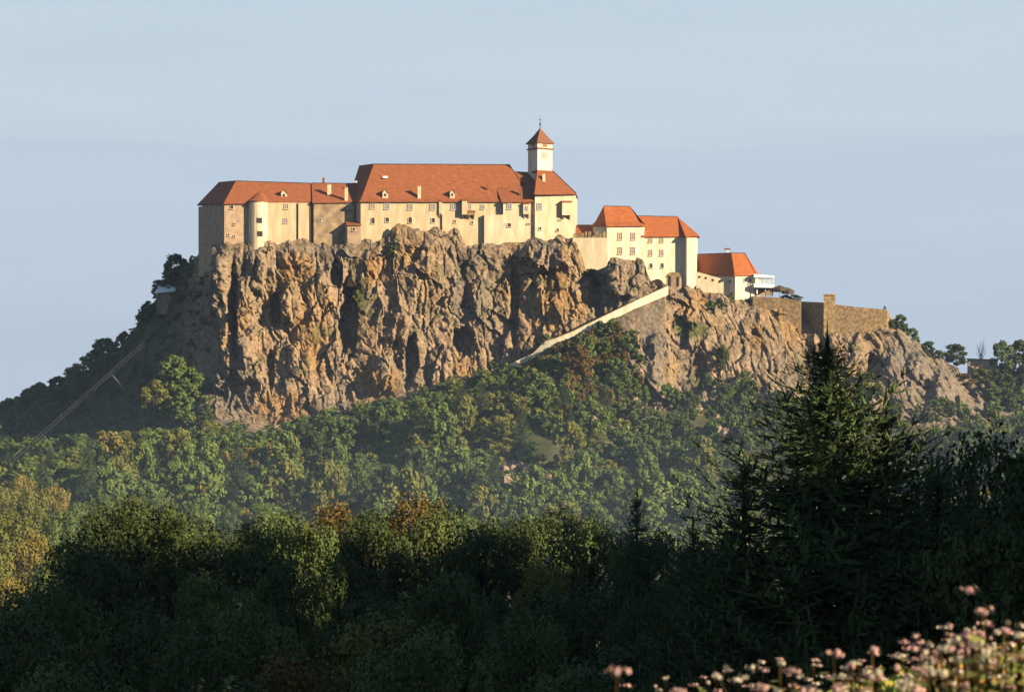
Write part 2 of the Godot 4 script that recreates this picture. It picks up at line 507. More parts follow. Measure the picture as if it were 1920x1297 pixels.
func build_hill() -> void:
	var cols := []
	var px := -900.0
	while px < 2800.0:
		cols.append(px)
		if px < 200.0 or px > 1900.0:
			px += 16.0
		elif px < 380.0:
			px += 5.0
		elif px < 1700.0:
			px += 2.2
		else:
			px += 4.0
	var na := noise(21, 0.022, 4)
	var nb := noise(22, 0.085, 1, FastNoiseLite.TYPE_CELLULAR)
	nb.cellular_return_type = FastNoiseLite.RETURN_CELL_VALUE
	nb.cellular_jitter = 0.9
	var nb2 := noise(22, 0.085, 1, FastNoiseLite.TYPE_CELLULAR)
	nb2.cellular_return_type = FastNoiseLite.RETURN_DISTANCE2_SUB
	nb2.cellular_jitter = 0.9
	var nc := noise(23, 0.24, 1, FastNoiseLite.TYPE_CELLULAR)
	nc.cellular_return_type = FastNoiseLite.RETURN_CELL_VALUE
	var nd := noise(24, 0.32, 4)
	var nw := noise(25, 0.06, 3)
	var nr := noise(26, 0.05, 4)
	nr.fractal_type = FastNoiseLite.FRACTAL_RIDGED
	var ncol := noise(27, 0.045, 4)
	var ncol2 := noise(28, 0.11, 4)
	var tab := PackedFloat32Array()
	for k in 1032:
		tab.append(rng.randf())
	# --- forest floor
	var fl := PackedVector3Array()
	var fcols := cols.filter(func(q): return fmod(floor(q), 3.0) < 1.0 or q < 380.0 or q > 1700.0)
	var rows := 30
	for i in rows + 1:
		for q in fcols:
			var s := station(q)
			var tt := i / float(rows)
			var d := lerpf(398.0, s[0] + 3.0, tt)
			fl.append(F(q, d, floor_y(q, d) + 0.8 * na.get_noise_2d(q * 0.3, d) - (1.0 if i == 0 else 0.0)))
	struct("hillside", grid_mesh(fl, fcols.size(), PackedColorArray()), M.soil, "wooded slope rising from the valley to the cliff foot")
	# --- cliff
	var n1 := 96
	var n2 := 14
	var n3 := 170
	var all := n1 + n2 + n3
	var w := cols.size()
	var base := PackedVector3Array()
	base.resize((all + 1) * w)
	for j in w:
		var s := station(cols[j])
		var wob := rim(cols[j], na)
		for i in all + 1:
			var d: float
			var y: float
			if i <= n1:
				var f := i / float(n1)
				d = lerpf(s[0], s[2], f)
				y = lerpf(s[1], s[3], f)
			elif i <= n1 + n2:
				var f := (i - n1) / float(n2)
				d = lerpf(s[2], s[4], f)
				y = lerpf(s[3], s[5], f)
			else:
				var f := (i - n1 - n2) / float(n3)
				d = lerpf(s[4], s[6], pow(f, 1.25))
				y = lerpf(s[5], s[7], f)
			var hf := clampf((i - (all - 60)) / 60.0, 0, 1)
			base[i * w + j] = F(cols[j], d, y + hf * wob)
	var out := PackedVector3Array()
	var col := PackedColorArray()
	out.resize(base.size())
	col.resize(base.size())
	for j in w:
		var q: float = cols[j]
		var rocky := smoothstep(300.0, 390.0, q) * smoothstep(1960.0, 1860.0, q)
		var j0 := maxi(j - 3, 0)
		var j1 := mini(j + 3, w - 1)
		for i in all + 1:
			var p := base[i * w + j]
			var d := -p.z
			var py := HOR - (p.y - EYE) / (K * d)
			var tg := base[i * w + j1] - base[i * w + j0]
			var nrm := Vector3(-tg.z, 0, tg.x).normalized()
			if nrm.z < 0.0:
				nrm = -nrm
			nrm = (nrm + Vector3(0, 0, 0.5)).normalized()
			var amp := rocky
			if i <= n1 and q < 1190.0:
				amp *= maxf(smoothstep(1120.0, 1190.0, q), 0.3 * smoothstep(960.0, 900.0, q))
			if i > n1 - 30 and i <= n1 + n2 and q < 1250.0:
				amp = rocky * lerpf(0.75, 0.15, smoothstep(880.0, 960.0, q))
			if i < 8:
				amp *= i / 8.0
			var wx := nw.get_noise_3d(p.x, p.y * 0.6, p.z) * 5.0
			var wy := nw.get_noise_3d(p.x + 80.0, p.y * 0.6, p.z) * 5.0
			var lean := p.y * 0.16
			var ridge := nr.get_noise_3d(p.x + wx * 0.5 + lean, p.y * 0.28 + wy, p.z * 0.5)
			var bx := (p.x + wx + lean) * 1.15
			var by := p.y * 0.42 + wy
			var crack := nb2.get_noise_3d(bx, by, p.z * 0.3) + 1.0
			var small := nc.get_noise_3d(bx * 1.1, by * 1.2 + 30.0, p.z * 0.3)
			var fine := nd.get_noise_3d(p.x, p.y * 0.7, p.z)
			var ux := p.x + wx * 0.4 + 0.3 * fine + lean
			var uy := p.y + wy * 0.7 + 0.3 * fine
			var big := facet(ux / 7.0, uy / 12.0, 1, tab)
			var middle := facet(ux / 2.8 + 0.4 * big, uy / 4.6, 2, tab)
			var little := facet(ux / 1.2, uy / 1.8 + middle, 3, tab)
			var slit := nb2.get_noise_3d(bx * 2.3 + 50.0, by * 0.5, p.z * 0.3) + 1.0
			var bed := uy / 7.5 + 1.2 * ncol.get_noise_2d(p.x * 0.6, p.y * 0.3)
			var off := 0.6 * ridge + 2.8 * big + 0.95 * middle + 0.42 * little + 0.35 * fine + 0.8 * (bed - floorf(bed) - 0.5) - 0.55 * clampf(1.0 - slit / 0.12, 0, 1) + 0.8 * na.get_noise_3d(p.x, p.y * 0.5, p.z) - 0.7 * clampf(1.0 - crack / 0.1, 0, 1)
			off *= 1.0 - 0.3 * smoothstep(1180.0, 1300.0, q)
			off -= 0.4
			for b in BOSS:
				var ex: float = (q - b[0]) / b[2]
				if ex > 1.25 or ex < -1.25:
					continue
				var ey: float = (py - b[1]) / b[3]
				if ey > 1.25 or ey < -1.25:
					continue
				var e := sqrt(ex * ex + ey * ey) + 0.25 * fine + 0.12 * small
				off += b[4] * (1.35 if b[4] < 0.0 else 1.0) * (1.0 - smoothstep(0.6, 1.0, e))
			if i > all - 24:
				off *= 0.25 + 0.031 * (all - i)
			p += nrm * off * amp
			p.y += (0.5 * fine + 0.7 * middle) * amp
			out[i * w + j] = p
			# colour of the stone
			var g := ncol.get_noise_3d(p.x + wx, p.y * 0.35, p.z * 0.4)
			var g2 := ncol2.get_noise_3d(p.x, p.y * 0.4, p.z * 0.6)
			var c := Color(0.217, 0.171, 0.119).lerp(Color(0.158, 0.140, 0.115), smoothstep(-0.15, 0.35, g))
			c = c.lerp(Color(0.244, 0.181, 0.134), smoothstep(0.05, 0.4, g2) * 0.8)
			c = c.lerp(Color(0.070, 0.060, 0.049), smoothstep(0.15, 0.5, -g2 + 0.4 * fine) * 0.6)
			var o := smoothstep(0.1, 0.45, ncol.get_noise_3d(p.x * 1.3 + 300.0, p.y * 0.6, p.z)) * 0.45
			for b in OCHRE:
				var ex: float = (q - b[0]) / b[2]
				var ey: float = (py - b[1]) / b[3]
				if absf(ex) < 1.5 and absf(ey) < 1.5:
					o = maxf(o, 1.0 - smoothstep(0.3, 1.3, sqrt(ex * ex + ey * ey) + 0.9 * g2))
			c = c.lerp(Color(0.263, 0.151, 0.054).lerp(Color(0.263, 0.189, 0.098), clampf(0.5 + g2, 0, 1)), o * 0.68)
			if q > 1580.0:
				c = c.lerp(Color(0.124, 0.115, 0.106), smoothstep(1580.0, 1700.0, q) * smoothstep(610.0, 680.0, py + 60.0 * g) * 0.7)
			# moss and grass tufts
			var moss := smoothstep(0.22, 0.5, ncol2.get_noise_3d(p.x * 0.8 + 90.0, p.y * 0.8, p.z)) * 0.6
			moss = maxf(moss, (1.0 - smoothstep(0.5, 1.1, sqrt(pow((q - 1297.0) / 42.0, 2) + pow((py - 617.0) / 20.0, 2)) + 0.5 * g2)))
			moss = maxf(moss, (1.0 - smoothstep(0.5, 1.1, sqrt(pow((q - 675.0) / 14.0, 2) + pow((py - 565.0) / 40.0, 2)) + 0.8 * g2)) * 0.8)
			c = c.lerp(Color(0.075, 0.085, 0.03), moss)
			if i > n1 and i <= n1 + n2 and q > 900.0 and q < 1250.0:
				c = Color(0.33, 0.29, 0.22)
			var veg := 1.0 - rocky
			if i <= n1:
				veg = maxf(veg, smoothstep(1190.0, 1120.0, q) * (1.0 - smoothstep(390.0, 420.0, q) * smoothstep(620.0, 540.0, q + 60.0 * g2)))
			c = c.lerp(Color(0.05, 0.055, 0.028), veg)
			col[i * w + j] = c
	struct("cliff", grid_mesh(out, w, col, true), M.rock, "fissured tan and ochre basalt cliff carrying the castle")
	# --- plateau and the far side of the hill
	var pl := PackedVector3Array()
	var pcols := cols.filter(func(q): return fmod(floor(q), 4.0) < 1.0 or q < 380.0 or q > 1700.0)
	for i in 9:
		for q in pcols:
			var s := station(q)
			var f := i / 8.0
			var d: float = s[6] + 1.2
			var y: float = s[7] - 0.7
			if i > 0 and i <= 5:
				d = s[6] + 11.0 * i
				y = s[7] - 0.25 - 0.5 * i
			if i < 2:
				y += rim(q, na) * (1.0 - 0.5 * i)
			elif i > 5:
				d = s[6] + 55.0 + 45.0 * (i - 5)
				y = lerpf(s[7] - 3.0, -2.0, (i - 5) / 3.0)
			pl.append(F(q, d, y))
	struct("plateau", grid_mesh(pl, pcols.size(), PackedColorArray()), M.soil, "grassy top of the castle hill behind the cliff edge")

func rim(px: float, na: FastNoiseLite) -> float: # uneven height of the rock's upper edge
	return (0.5 + na.get_noise_2d(px * 0.9, 900.0) * 1.5) * smoothstep(380.0, 410.0, px) * smoothstep(1100.0, 1080.0, px)

func grid_mesh(v: PackedVector3Array, w: int, c: PackedColorArray, crisp := false) -> ArrayMesh:
	var h := v.size() / w
	var nn := PackedVector3Array()
	nn.resize(v.size())
	var t := PackedInt32Array()
	t.resize((h - 1) * (w - 1) * 6)
	var q := 0
	for i in h:
		for j in w:
			var a := v[i * w + mini(j + 1, w - 1)] - v[i * w + maxi(j - 1, 0)]
			var b := v[mini(i + 1, h - 1) * w + j] - v[maxi(i - 1, 0) * w + j]
			if crisp and i < h - 1 and j < w - 1:
				a = v[i * w + j + 1] - v[i * w + j]
				b = v[(i + 1) * w + j] - v[i * w + j]
			nn[i * w + j] = a.cross(b).normalized()
			if i < h - 1 and j < w - 1:
				var k := i * w + j
				t[q] = k
				t[q + 1] = k + w
				t[q + 2] = k + 1
				t[q + 3] = k + 1
				t[q + 4] = k + w
				t[q + 5] = k + w + 1
				q += 6
	var arr := []
	arr.resize(Mesh.ARRAY_MAX)
	arr[Mesh.ARRAY_VERTEX] = v
	arr[Mesh.ARRAY_NORMAL] = nn
	if c.size():
		arr[Mesh.ARRAY_COLOR] = c
	arr[Mesh.ARRAY_INDEX] = t
	var am := ArrayMesh.new()
	am.add_surface_from_arrays(Mesh.PRIMITIVE_TRIANGLES, arr)
	return am

# ---------------------------------------------------------------- building helpers
func walls(parent: Node3D, called: String, foot: Array, y0: float, y1: float, m: Material) -> MeshInstance3D:
	var mb := MB.new()
	var lo := []
	var hi := []
	for p in foot:
		lo.append(Vector3(p.x, y0, p.z))
		hi.append(Vector3(p.x, y1, p.z))
	mb.hexa(lo, hi)
	return part(parent, called, mb, m)

func roof(parent: Node3D, polys: Array, m: Material, called := "roof", drop := 0.35) -> MeshInstance3D:
	var mb := MB.new()
	var count := {}
	for poly in polys:
		mb.face(poly, Vector3.UP)
		var low := []
		for p in poly:
			low.append(p - Vector3(0, drop, 0))
		mb.face(low, Vector3.DOWN)
		for k in poly.size():
			var a: Vector3 = poly[k]
			var b: Vector3 = poly[(k + 1) % poly.size()]
			var key := [a.snapped(Vector3.ONE * 0.01), b.snapped(Vector3.ONE * 0.01)]
			var yek := [key[1], key[0]]
			if count.has(yek):
				count.erase(yek)
			elif count.has(key):
				count.erase(key)
			else:
				count[key] = [a, b]
	var mid := Vector3.ZERO
	for k in mb.v.size():
		mid += mb.v[k]
	mid /= float(mb.v.size())
	for k in count:
		var a: Vector3 = count[k][0]
		var b: Vector3 = count[k][1]
		var dn := Vector3(0, drop, 0)
		mb.face([a, b, b - dn, a - dn], (a + b) * 0.5 - mid)
	return part(parent, called, mb, m)

func ridge(parent: Node3D, pts: Array, m: Material, r := 0.13) -> void:
	var mb := MB.new()
	for k in pts.size() - 1:
		mb.tube(pts[k], pts[k + 1], r, r, 6)
	part(parent, "ridge_cap", mb, m)

func on_wall(a: Vector3, b: Vector3, px: float, py: float) -> Vector3: # the point of the wall a-b that the viewer sees at px, py
	var u := (px - 960.0) * K
	# a.x + s*(b.x-a.x) = u * -(a.z + s*(b.z-a.z))
	var s := (-u * a.z - a.x) / ((b.x - a.x) + u * (b.z - a.z))
	var z := a.z + s * (b.z - a.z)
	return Vector3(a.x + s * (b.x - a.x), Y(py, -z), z)

func wall_axes(a: Vector3, b: Vector3) -> Array: # along, outward
	var al := Vector3(b.x - a.x, 0, b.z - a.z).normalized()
	var o := Vector3(-al.z, 0, al.x)
	if o.z < 0.0:
		o = -o
	return [al, o]

func window(parent: Node3D, a: Vector3, b: Vector3, px: float, py: float, w: float, h: float, frame_m: Material, pane_m: Material, arched := false, bars := false) -> void:
	var ax := wall_axes(a, b)
	var al: Vector3 = ax[0]
	var o: Vector3 = ax[1]
	var p := on_wall(a, b, px, py)
	var win := Node3D.new()
	win.name = "window"
	parent.add_child(win, true)
	win.position = p - parent.position
	var f := MB.new()
	var hw := w * 0.5
	var hh := h * 0.5
	var th := 0.14
	f.box(p - al * (hw + th * 0.5) + o * 0.06, al * th * 0.5, Vector3(0, hh, 0), o * 0.12)
	f.box(p + al * (hw + th * 0.5) + o * 0.06, al * th * 0.5, Vector3(0, hh, 0), o * 0.12)
	if arched:
		for k in 6:
			var t0 := PI * k / 6.0
			var t1 := PI * (k + 1) / 6.0
			var q0 := p + Vector3(0, hh, 0) + al * cos(t0) * hw + Vector3(0, sin(t0) * hw, 0)
			var q1 := p + Vector3(0, hh, 0) + al * cos(t1) * hw + Vector3(0, sin(t1) * hw, 0)
			var e0 := q0 + (al * cos(t0) + Vector3(0, sin(t0), 0)) * th
			var e1 := q1 + (al * cos(t1) + Vector3(0, sin(t1), 0)) * th
			f.hexa([q0 - o * 0.06, q1 - o * 0.06, e1 - o * 0.06, e0 - o * 0.06], [q0 + o * 0.18, q1 + o * 0.18, e1 + o * 0.18, e0 + o * 0.18])
	else:
		f.box(p + Vector3(0, hh + th * 0.5, 0) + o * 0.07, al * (hw + th), Vector3(0, th * 0.5, 0), o * 0.13)
	part(win, "frame", f, frame_m)
	var s := MB.new()
	s.box(p - Vector3(0, hh + 0.09, 0) + o * 0.12, al * (hw + th + 0.1), Vector3(0, 0.09, 0), o * 0.2)
	part(win, "sill", s, frame_m)
	var g := MB.new()
	var n := 2 if bars else 1
	for k in n:
		var cx := (k - (n - 1) * 0.5) * w / n
		var half := hw / n - (0.05 if bars else 0.0)
		var gg := MB.new()
		var ring := []
		var front := []
		var prof := [Vector2(-half, -hh), Vector2(half, -hh), Vector2(half, hh)]
		if arched:
			for q in range(1, 6):
				prof.append(Vector2(cos(PI * q / 6.0) * half, hh + sin(PI * q / 6.0) * half))
		prof.append(Vector2(-half, hh))
		for q in prof:
			ring.append(p + al * (cx + q.x) + Vector3(0, q.y, 0) - o * 0.05)
			front.append(p + al * (cx + q.x) + Vector3(0, q.y, 0) + o * 0.035)
		gg.hexa(ring, front)
		part(win, "pane", gg, pane_m)
	if bars:
		f = MB.new()
		f.box(p + o * 0.05, al * 0.05, Vector3(0, hh, 0), o * 0.06)
		f.box(p + Vector3(0, hh * 0.25, 0) + o * 0.055, al * hw, Vector3(0, 0.05, 0), o * 0.055)
		part(win, "mullion", f, frame_m)

func oriel(parent: Node3D, a: Vector3, b: Vector3, px0: float, px1: float, py0: float, py1: float, depth: float, m: Material, pane: bool) -> void:
	var ax := wall_axes(a, b)
	var al: Vector3 = ax[0]
	var o: Vector3 = ax[1]
	var p0 := on_wall(a, b, px0, py1)
	var p1 := on_wall(a, b, px1, py1)
	var q0 := on_wall(a, b, px0, py0)
	var hgt := q0.y - p0.y
	var root := Node3D.new()
	root.name = "oriel"
	parent.add_child(root, true)
	root.position = p0 - parent.position
	var w := MB.new()
	var bot := [p0 - o * 0.3, p1 - o * 0.3, p1 + o * depth, p0 + o * depth]
	var top := []
	for q in bot:
		top.append(q + Vector3(0, hgt, 0))
	w.hexa(bot, top)
	part(root, "oriel_wall", w, m)
	var r := MB.new()
	var e := 0.2
	var rb := [top[0] - al * e, top[1] + al * e, top[2] + al * e + o * e, top[3] - al * e + o * e]
	var rt := [top[0] - al * e + Vector3(0, 0.7, 0), top[1] + al * e + Vector3(0, 0.7, 0), top[2] + al * e + o * e + Vector3(0, 0.15, 0), top[3] - al * e + o * e + Vector3(0, 0.15, 0)]
	r.hexa(rb, rt)
	part(root, "oriel_roof", r, M.tile)
	for s in [0.15, 0.85]:
		var c := MB.new()
		var cp: Vector3 = p0.lerp(p1, s)
		var hw: Vector3 = al * 0.18
		c.hexa([cp - hw - Vector3(0, 1.3, 0) - o * 0.2, cp + hw - Vector3(0, 1.3, 0) - o * 0.2, cp + hw - Vector3(0, 1.2, 0) + o * 0.1, cp - hw - Vector3(0, 1.2, 0) + o * 0.1], [cp - hw - o * 0.2, cp + hw - o * 0.2, cp + hw + o * depth * 0.85, cp - hw + o * depth * 0.85])
		part(root, "bracket", c, M.stone)
	if pane:
		var mid := (p0 + p1) * 0.5 + Vector3(0, hgt * 0.55, 0) + o * depth
		var g := MB.new()
		g.box(mid, al * (p0.distance_to(p1) * 0.22), Vector3(0, hgt * 0.22, 0), o * 0.06)
		part(root, "pane", g, M.grey_pane)

func chimney(parent: Node3D, px: float, py_top: float, py_bot: float, d: float, w: float, m: Material, cap := true) -> void:
	var root := Node3D.new()
	root.name = "chimney"
	parent.add_child(root, true)
	var p := P(px, py_bot, d)
	root.position = p - parent.position
	var h := Y(py_top, d) - p.y
	var b := MB.new()
	b.box(p + Vector3(0, h * 0.5 - 0.6, 0), Vector3(w * 0.5, 0, 0), Vector3(0, h * 0.5 + 0.6, 0), Vector3(0, 0, w * 0.4))
	part(root, "shaft", b, m)
	if cap:
		var c := MB.new()
		c.box(p + Vector3(0, h + 0.1, 0), Vector3(w * 0.62, 0, 0), Vector3(0, 0.1, 0), Vector3(0, 0, w * 0.52))
		part(root, "cap", c, M.ridge_tile)

func dormer(parent: Node3D, px: float, py_bot: float, d: float, w: float, h: float) -> void:
	var root := Node3D.new()
	root.name = "dormer"
	parent.add_child(root, true)
	var p := P(px, py_bot, d)
	root.position = p - parent.position
	var hw := w * 0.5
	var dep := 4.0
	var b := MB.new()
	b.box(p + Vector3(0, h * 0.5 - 0.3, -dep * 0.5), Vector3(hw, 0, 0), Vector3(0, h * 0.5 + 0.3, 0), Vector3(0, 0, dep * 0.5))
	b.face([p + Vector3(-hw, h, 0), p + Vector3(hw, h, 0), p + Vector3(0, h + hw * 1.2, 0)], Vector3(0, 0, 1))
	part(root, "front", b, M.ivory)
	var e := 0.18
	var l := p + Vector3(-hw - e, h - 0.12, e)
	var r := p + Vector3(hw + e, h - 0.12, e)
	var t := p + Vector3(0, h + hw * 1.25 + 0.12, e)
	var bk := Vector3(0, 0, -dep - e)
	roof(root, [[l, t, t + bk, l + bk], [t, r, r + bk, t + bk]], M.tile, "dormer_roof", 0.14)
	var g := MB.new()
	g.box(p + Vector3(0, h * 0.55, 0.02), Vector3(hw * 0.42, 0, 0), Vector3(0, h * 0.24, 0), Vector3(0, 0, 0.05))
	part(root, "pane", g, M.dark_pane)

func downpipe(parent: Node3D, pts: Array) -> void:
	var mb := MB.new()
	for k in pts.size() - 1:
		mb.tube(pts[k], pts[k + 1], 0.16, 0.16, 6)
	part(parent, "downpipe", mb, M.dark_metal)

# ---------------------------------------------------------------- castle
func build_castle() -> void:
	var y0 := 84.0
	# west wing
	var c := thing("castle_wing", "pale west wing of the castle with round corner turret and hipped red roof", "castle", F(480, 806, 90), "castle buildings on the rock")
	var fl := F(420, 800)
	var fr := F(583, 801.2)
	var br := F(590, 824)
	var bl := F(371.5, 814)
	walls(c, "wall", [fl, fr, br, bl], y0, Y(379.5, 800), M.pink_plaster)
	var e := [P(418.5, 380.5, 799.4), P(583.5, 377.5, 800.6), P(592, 388, 825), P(369, 383.5, 815)]
	var rf := P(441, 339, 808)
	var rb := P(409, 342, 822)
	var r1 := P(583, 343.5, 811)
	roof(c, [[e[3], e[0], rf, rb], [e[0], e[1], r1, rf], [e[1], e[2], r1], [e[2], e[3], rb], [e[2], rb, rf], [e[2], rf, r1]], M.tile)
	ridge(c, [rb, rf, r1], M.ridge_tile)
	ridge(c, [e[0], rf], M.ridge_tile, 0.11)
	# cream facing on the front, right of the turret
	walls(c, "facade", [F(500, 799.9), F(579, 800.6), F(579, 801.6), F(500, 801.6)], y0, Y(380, 800), M.cream)
	var tc := F(484, 801.0)
	var tb := MB.new()
	var tr := MB.new()
	var rad := 3.0
	var ty := Y(377, 800)
	var apex := P(488, 357, 806)
	for k in 20:
		var a0 := TAU * k / 20.0
		var a1 := TAU * (k + 1) / 20.0
		var w0 := Vector3(cos(a0), 0, sin(a0))
		var w1 := Vector3(cos(a1), 0, sin(a1))
		tb.face([tc + w0 * rad + Vector3(0, y0, 0), tc + w1 * rad + Vector3(0, y0, 0), tc + w1 * rad + Vector3(0, ty, 0), tc + w0 * rad + Vector3(0, ty, 0)], w0 + w1)
		tr.face([tc + w0 * (rad + 0.35) + Vector3(0, ty, 0), tc + w1 * (rad + 0.35) + Vector3(0, ty, 0), apex], w0 + w1 + Vector3.UP)
		tr.face([tc + w0 * (rad + 0.35) + Vector3(0, ty - 0.25, 0), tc + w1 * (rad + 0.35) + Vector3(0, ty - 0.25, 0), tc + w1 * (rad + 0.35) + Vector3(0, ty, 0), tc + w0 * (rad + 0.35) + Vector3(0, ty, 0)], w0 + w1)
	var turret := Node3D.new()
	turret.name = "turret"
	c.add_child(turret)
	part(turret, "turret_wall", tb, M.ivory)
	part(turret, "turret_roof", tr, M.tile)
	for q in [[486, 413], [487, 438]]:
		var g := MB.new()
		var wp := on_wall(F(470, 798.1), F(500, 798.1), q[0], q[1])
		g.box(wp, Vector3(0.8, 0, 0), Vector3(0, 0.75, 0), Vector3(0, 0, 0.16))
		part(turret, "window", g, M.dark_pane)
	for q in [[434, 388], [439, 420], [428, 440], [439, 443]]:
		window(c, fl, fr, q[0], q[1], 0.9 if q[1] < 400 else 0.55, 1.2 if q[1] < 400 else 0.6, M.window_frame, M.dark_pane)
	for q in [[536, 387], [535, 414]]:
		window(c, F(500, 799.9), F(579, 800.6), q[0], q[1], 1.1, 1.4, M.window_frame, M.grey_pane, false, true)
	for q in [[391, 393], [393, 416], [405, 416], [389, 440], [408, 440]]:
		window(c, bl, fl, q[0], q[1], 1.4, 1.6, M.grey_frame, M.dark_pane, q[1] < 400)
	downpipe(c, [on_wall(F(500, 799.7), F(579, 800.4), 558, 381), on_wall(F(500, 799.7), F(579, 800.4), 558, 456)])
	dormer(c, 532, 371, 803.2, 1.7, 1.5)

	# middle wing, a step further out
	c = thing("castle_wing", "grey plastered middle wing between west wing and great hall with two chimneys", "castle", F(620, 806, 90), "castle buildings on the rock")
	fl = F(588, 800.1)
	fr = F(664, 801.0)
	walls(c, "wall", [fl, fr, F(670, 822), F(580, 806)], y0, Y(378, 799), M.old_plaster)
	e = [P(585.5, 378.5, 799.5), P(668, 377.5, 800.4), P(672, 385, 824), P(578, 379, 808)]
	r1 = P(670, 344, 812)
	rf = P(584, 343, 810.5)
	roof(c, [[e[0], e[1], r1, rf], [e[1], e[2], r1], [e[2], e[3], rf, r1], [e[3], e[0], rf]], M.tile)
	ridge(c, [rf, r1], M.ridge_tile)
	chimney(c, 617, 346, 358, 804, 1.1, M.ivory)
	chimney(c, 649, 352, 374, 801, 0.9, M.ivory)
	chimney(c, 606, 334, 345, 812, 0.7, M.brown_tile)
	window(c, fl, fr, 655, 386, 1.0, 1.3, M.grey_frame, M.grey_pane)
	window(c, fl, fr, 600, 412, 0.6, 0.7, M.grey_frame, M.dark_pane)
	var annex := thing("annex", "small pink annex with a low red roof in the corner of the great hall", "annex", F(663, 797, 88), "castle buildings on the rock")
	walls(annex, "wall", [F(651, 797.4), F(676.5, 797.2), F(678, 802), F(645, 802)], 80.0, Y(420, 797), M.pink_plaster)
	roof(annex, [[P(649.5, 421, 796.9), P(677.5, 421, 796.8), P(677, 414, 800.5), P(647, 415, 801)]], M.tile, "roof", 0.25)
	window(annex, F(651, 797.4), F(676.5, 797.2), 663, 430, 0.7, 0.9, M.window_frame, M.dark_pane)

	# great hall
	c = thing("castle_hall", "long yellow great hall under a tall hipped red roof with dormers", "castle", F(800, 808, 90), "castle buildings on the rock")
	fl = F(676, 797.5)
	fr = F(1000, 799.6)
	br = F(1000, 826)
	bl = F(650, 809)
	walls(c, "wall", [fl, fr, br, bl], y0, Y(375.5, 797.5), M.cream)
	e = [P(673.5, 376.5, 796.8), P(1003, 376.5, 799.0), P(1003, 388, 828), P(647, 379, 810)]
	rf = P(700, 307.5, 809)
	rb = P(673, 311, 816)
	r1 = P(955, 308.5, 813)
	var k0: Vector3 = e[0].lerp(rf, 0.13) - Vector3(0, 0.5, 0)
	var k1: Vector3 = e[1].lerp(r1, 0.13) - Vector3(0, 0.5, 0)
	var k3: Vector3 = e[3].lerp(rb, 0.3) - Vector3(0, 1.3, 0)
	roof(c, [[e[3], e[0], k0, k3], [k3, k0, rf, rb], [e[0], e[1], k1, k0], [k0, k1, r1, rf], [e[1], e[2], r1, k1], [e[2], e[3], k3, rb], [e[2], rb, rf], [e[2], rf, r1]], M.tile)
	ridge(c, [rb, rf, r1], M.ridge_tile)
	ridge(c, [e[0], k0, rf], M.ridge_tile, 0.11)
	ridge(c, [r1, k1], M.ridge_tile, 0.11)
	dormer(c, 722, 371, 798.6, 1.6, 1.6)
	chimney(c, 786, 349, 369, 799.2, 0.95, M.ivory)
	dormer(c, 848, 370, 799.4, 1.4, 1.5)
	chimney(c, 914, 345, 362, 803, 0.5, M.brown_tile)
	var sk := MB.new()
	sk.box(P(722, 332, 804.4), Vector3(0.7, 0, 0), Vector3(0, 0.3, -0.24), Vector3(0, 0.05, 0.06))
	part(c, "skylight", sk, M.white_paint)
	sk = MB.new()
	sk.box(P(665, 341, 806.4), Vector3(0.6, 0, 0.4), Vector3(0.05, 0.3, -0.2), Vector3(-0.05, 0.05, 0.06))
	part(c, "skylight", sk, M.white_paint)
	for q in [[698, 386], [725, 387], [769, 388], [811, 388], [850, 388]]:
		window(c, fl, fr, q[0], q[1], 1.25, 1.55, M.window_frame if q[0] < 720 else M.grey_frame, M.grey_pane, false, true)
	for q in [[880, 387], [905, 388]]:
		window(c, fl, fr, q[0], q[1], 1.0, 1.2, M.grey_frame, M.grey_pane, false, true)
	for q in [[699, 415], [726, 412], [769, 414], [812, 413]]:
		window(c, fl, fr, q[0], q[1], 1.0, 1.25, M.ivory, M.dark_pane, q[0] < 705 or q[0] == 769)
	for q in [[853, 415], [886, 417]]:
		window(c, fl, fr, q[0], q[1], 0.5, 0.7, M.ivory, M.dark_pane)
	oriel(c, fl, fr, 866, 876, 377, 403, 1.5, M.cream, false)
	oriel(c, fl, fr, 877, 890, 398, 404, 1.0, M.stone, false)
	oriel(c, fl, fr, 823, 829, 377, 401, 0.55, M.cream, false)
	downpipe(c, [on_wall(fl, fr, 828, 402) + Vector3(0, 0, 0.2), on_wall(fl, fr, 828, 432) + Vector3(0, 0, 0.2)])
	var buttress := walls(c, "buttress", [F(908, 797.7), F(946, 797.9), F(946, 801.5), F(905.5, 801)], 82.0, Y(402, 797), M.ivory)
	buttress.set_meta("label", "tall pale buttress rising from the rock")

	# east block with the chapel and its tower
	c = thing("castle_chapel", "bright white chapel block of the castle carrying the square bell tower", "chapel", F(1015, 806, 90), "castle buildings on the rock")
	fl = F(942, 798.1)
	fr = F(1006, 798.5)
	walls(c, "side_wall", [fl, fr, F(1006, 815), F(944, 812)], 82.0, Y(377, 798), M.ivory)
	var cl := F(1003, 797.6)
	var cr := F(1078, 799.0)
	walls(c, "wall", [cl, cr, F(1082, 820), F(1003, 820)], 82.0, Y(362, 798), M.ivory)
	var le := [P(940.5, 378, 797.5), P(1004.5, 376, 797.9), P(1004.5, 350, 803.6), P(930, 350, 804.6)]
	roof(c, [le], M.tile, "lower_roof", 0.3)
	e = [P(1001.5, 363, 796.5), P(1080.5, 362, 798.3), P(1084, 370, 821), P(1000, 370, 821)]
	var t0 := P(1007, 318.5, 805.2)
	var t1 := P(1036.5, 320, 807.5)
	var t2 := P(1038, 322, 813)
	var t3 := P(985, 324, 813)
	roof(c, [[e[0], e[1], t1, t0], [e[1], e[2], t2, t1], [e[2], e[3], t3, t2], [e[3], e[0], t0, t3], [t0, t1, t2, t3]], M.tile)
	ridge(c, [e[1], t1], M.ridge_tile, 0.11)
	ridge(c, [e[0], t0], M.ridge_tile, 0.11)
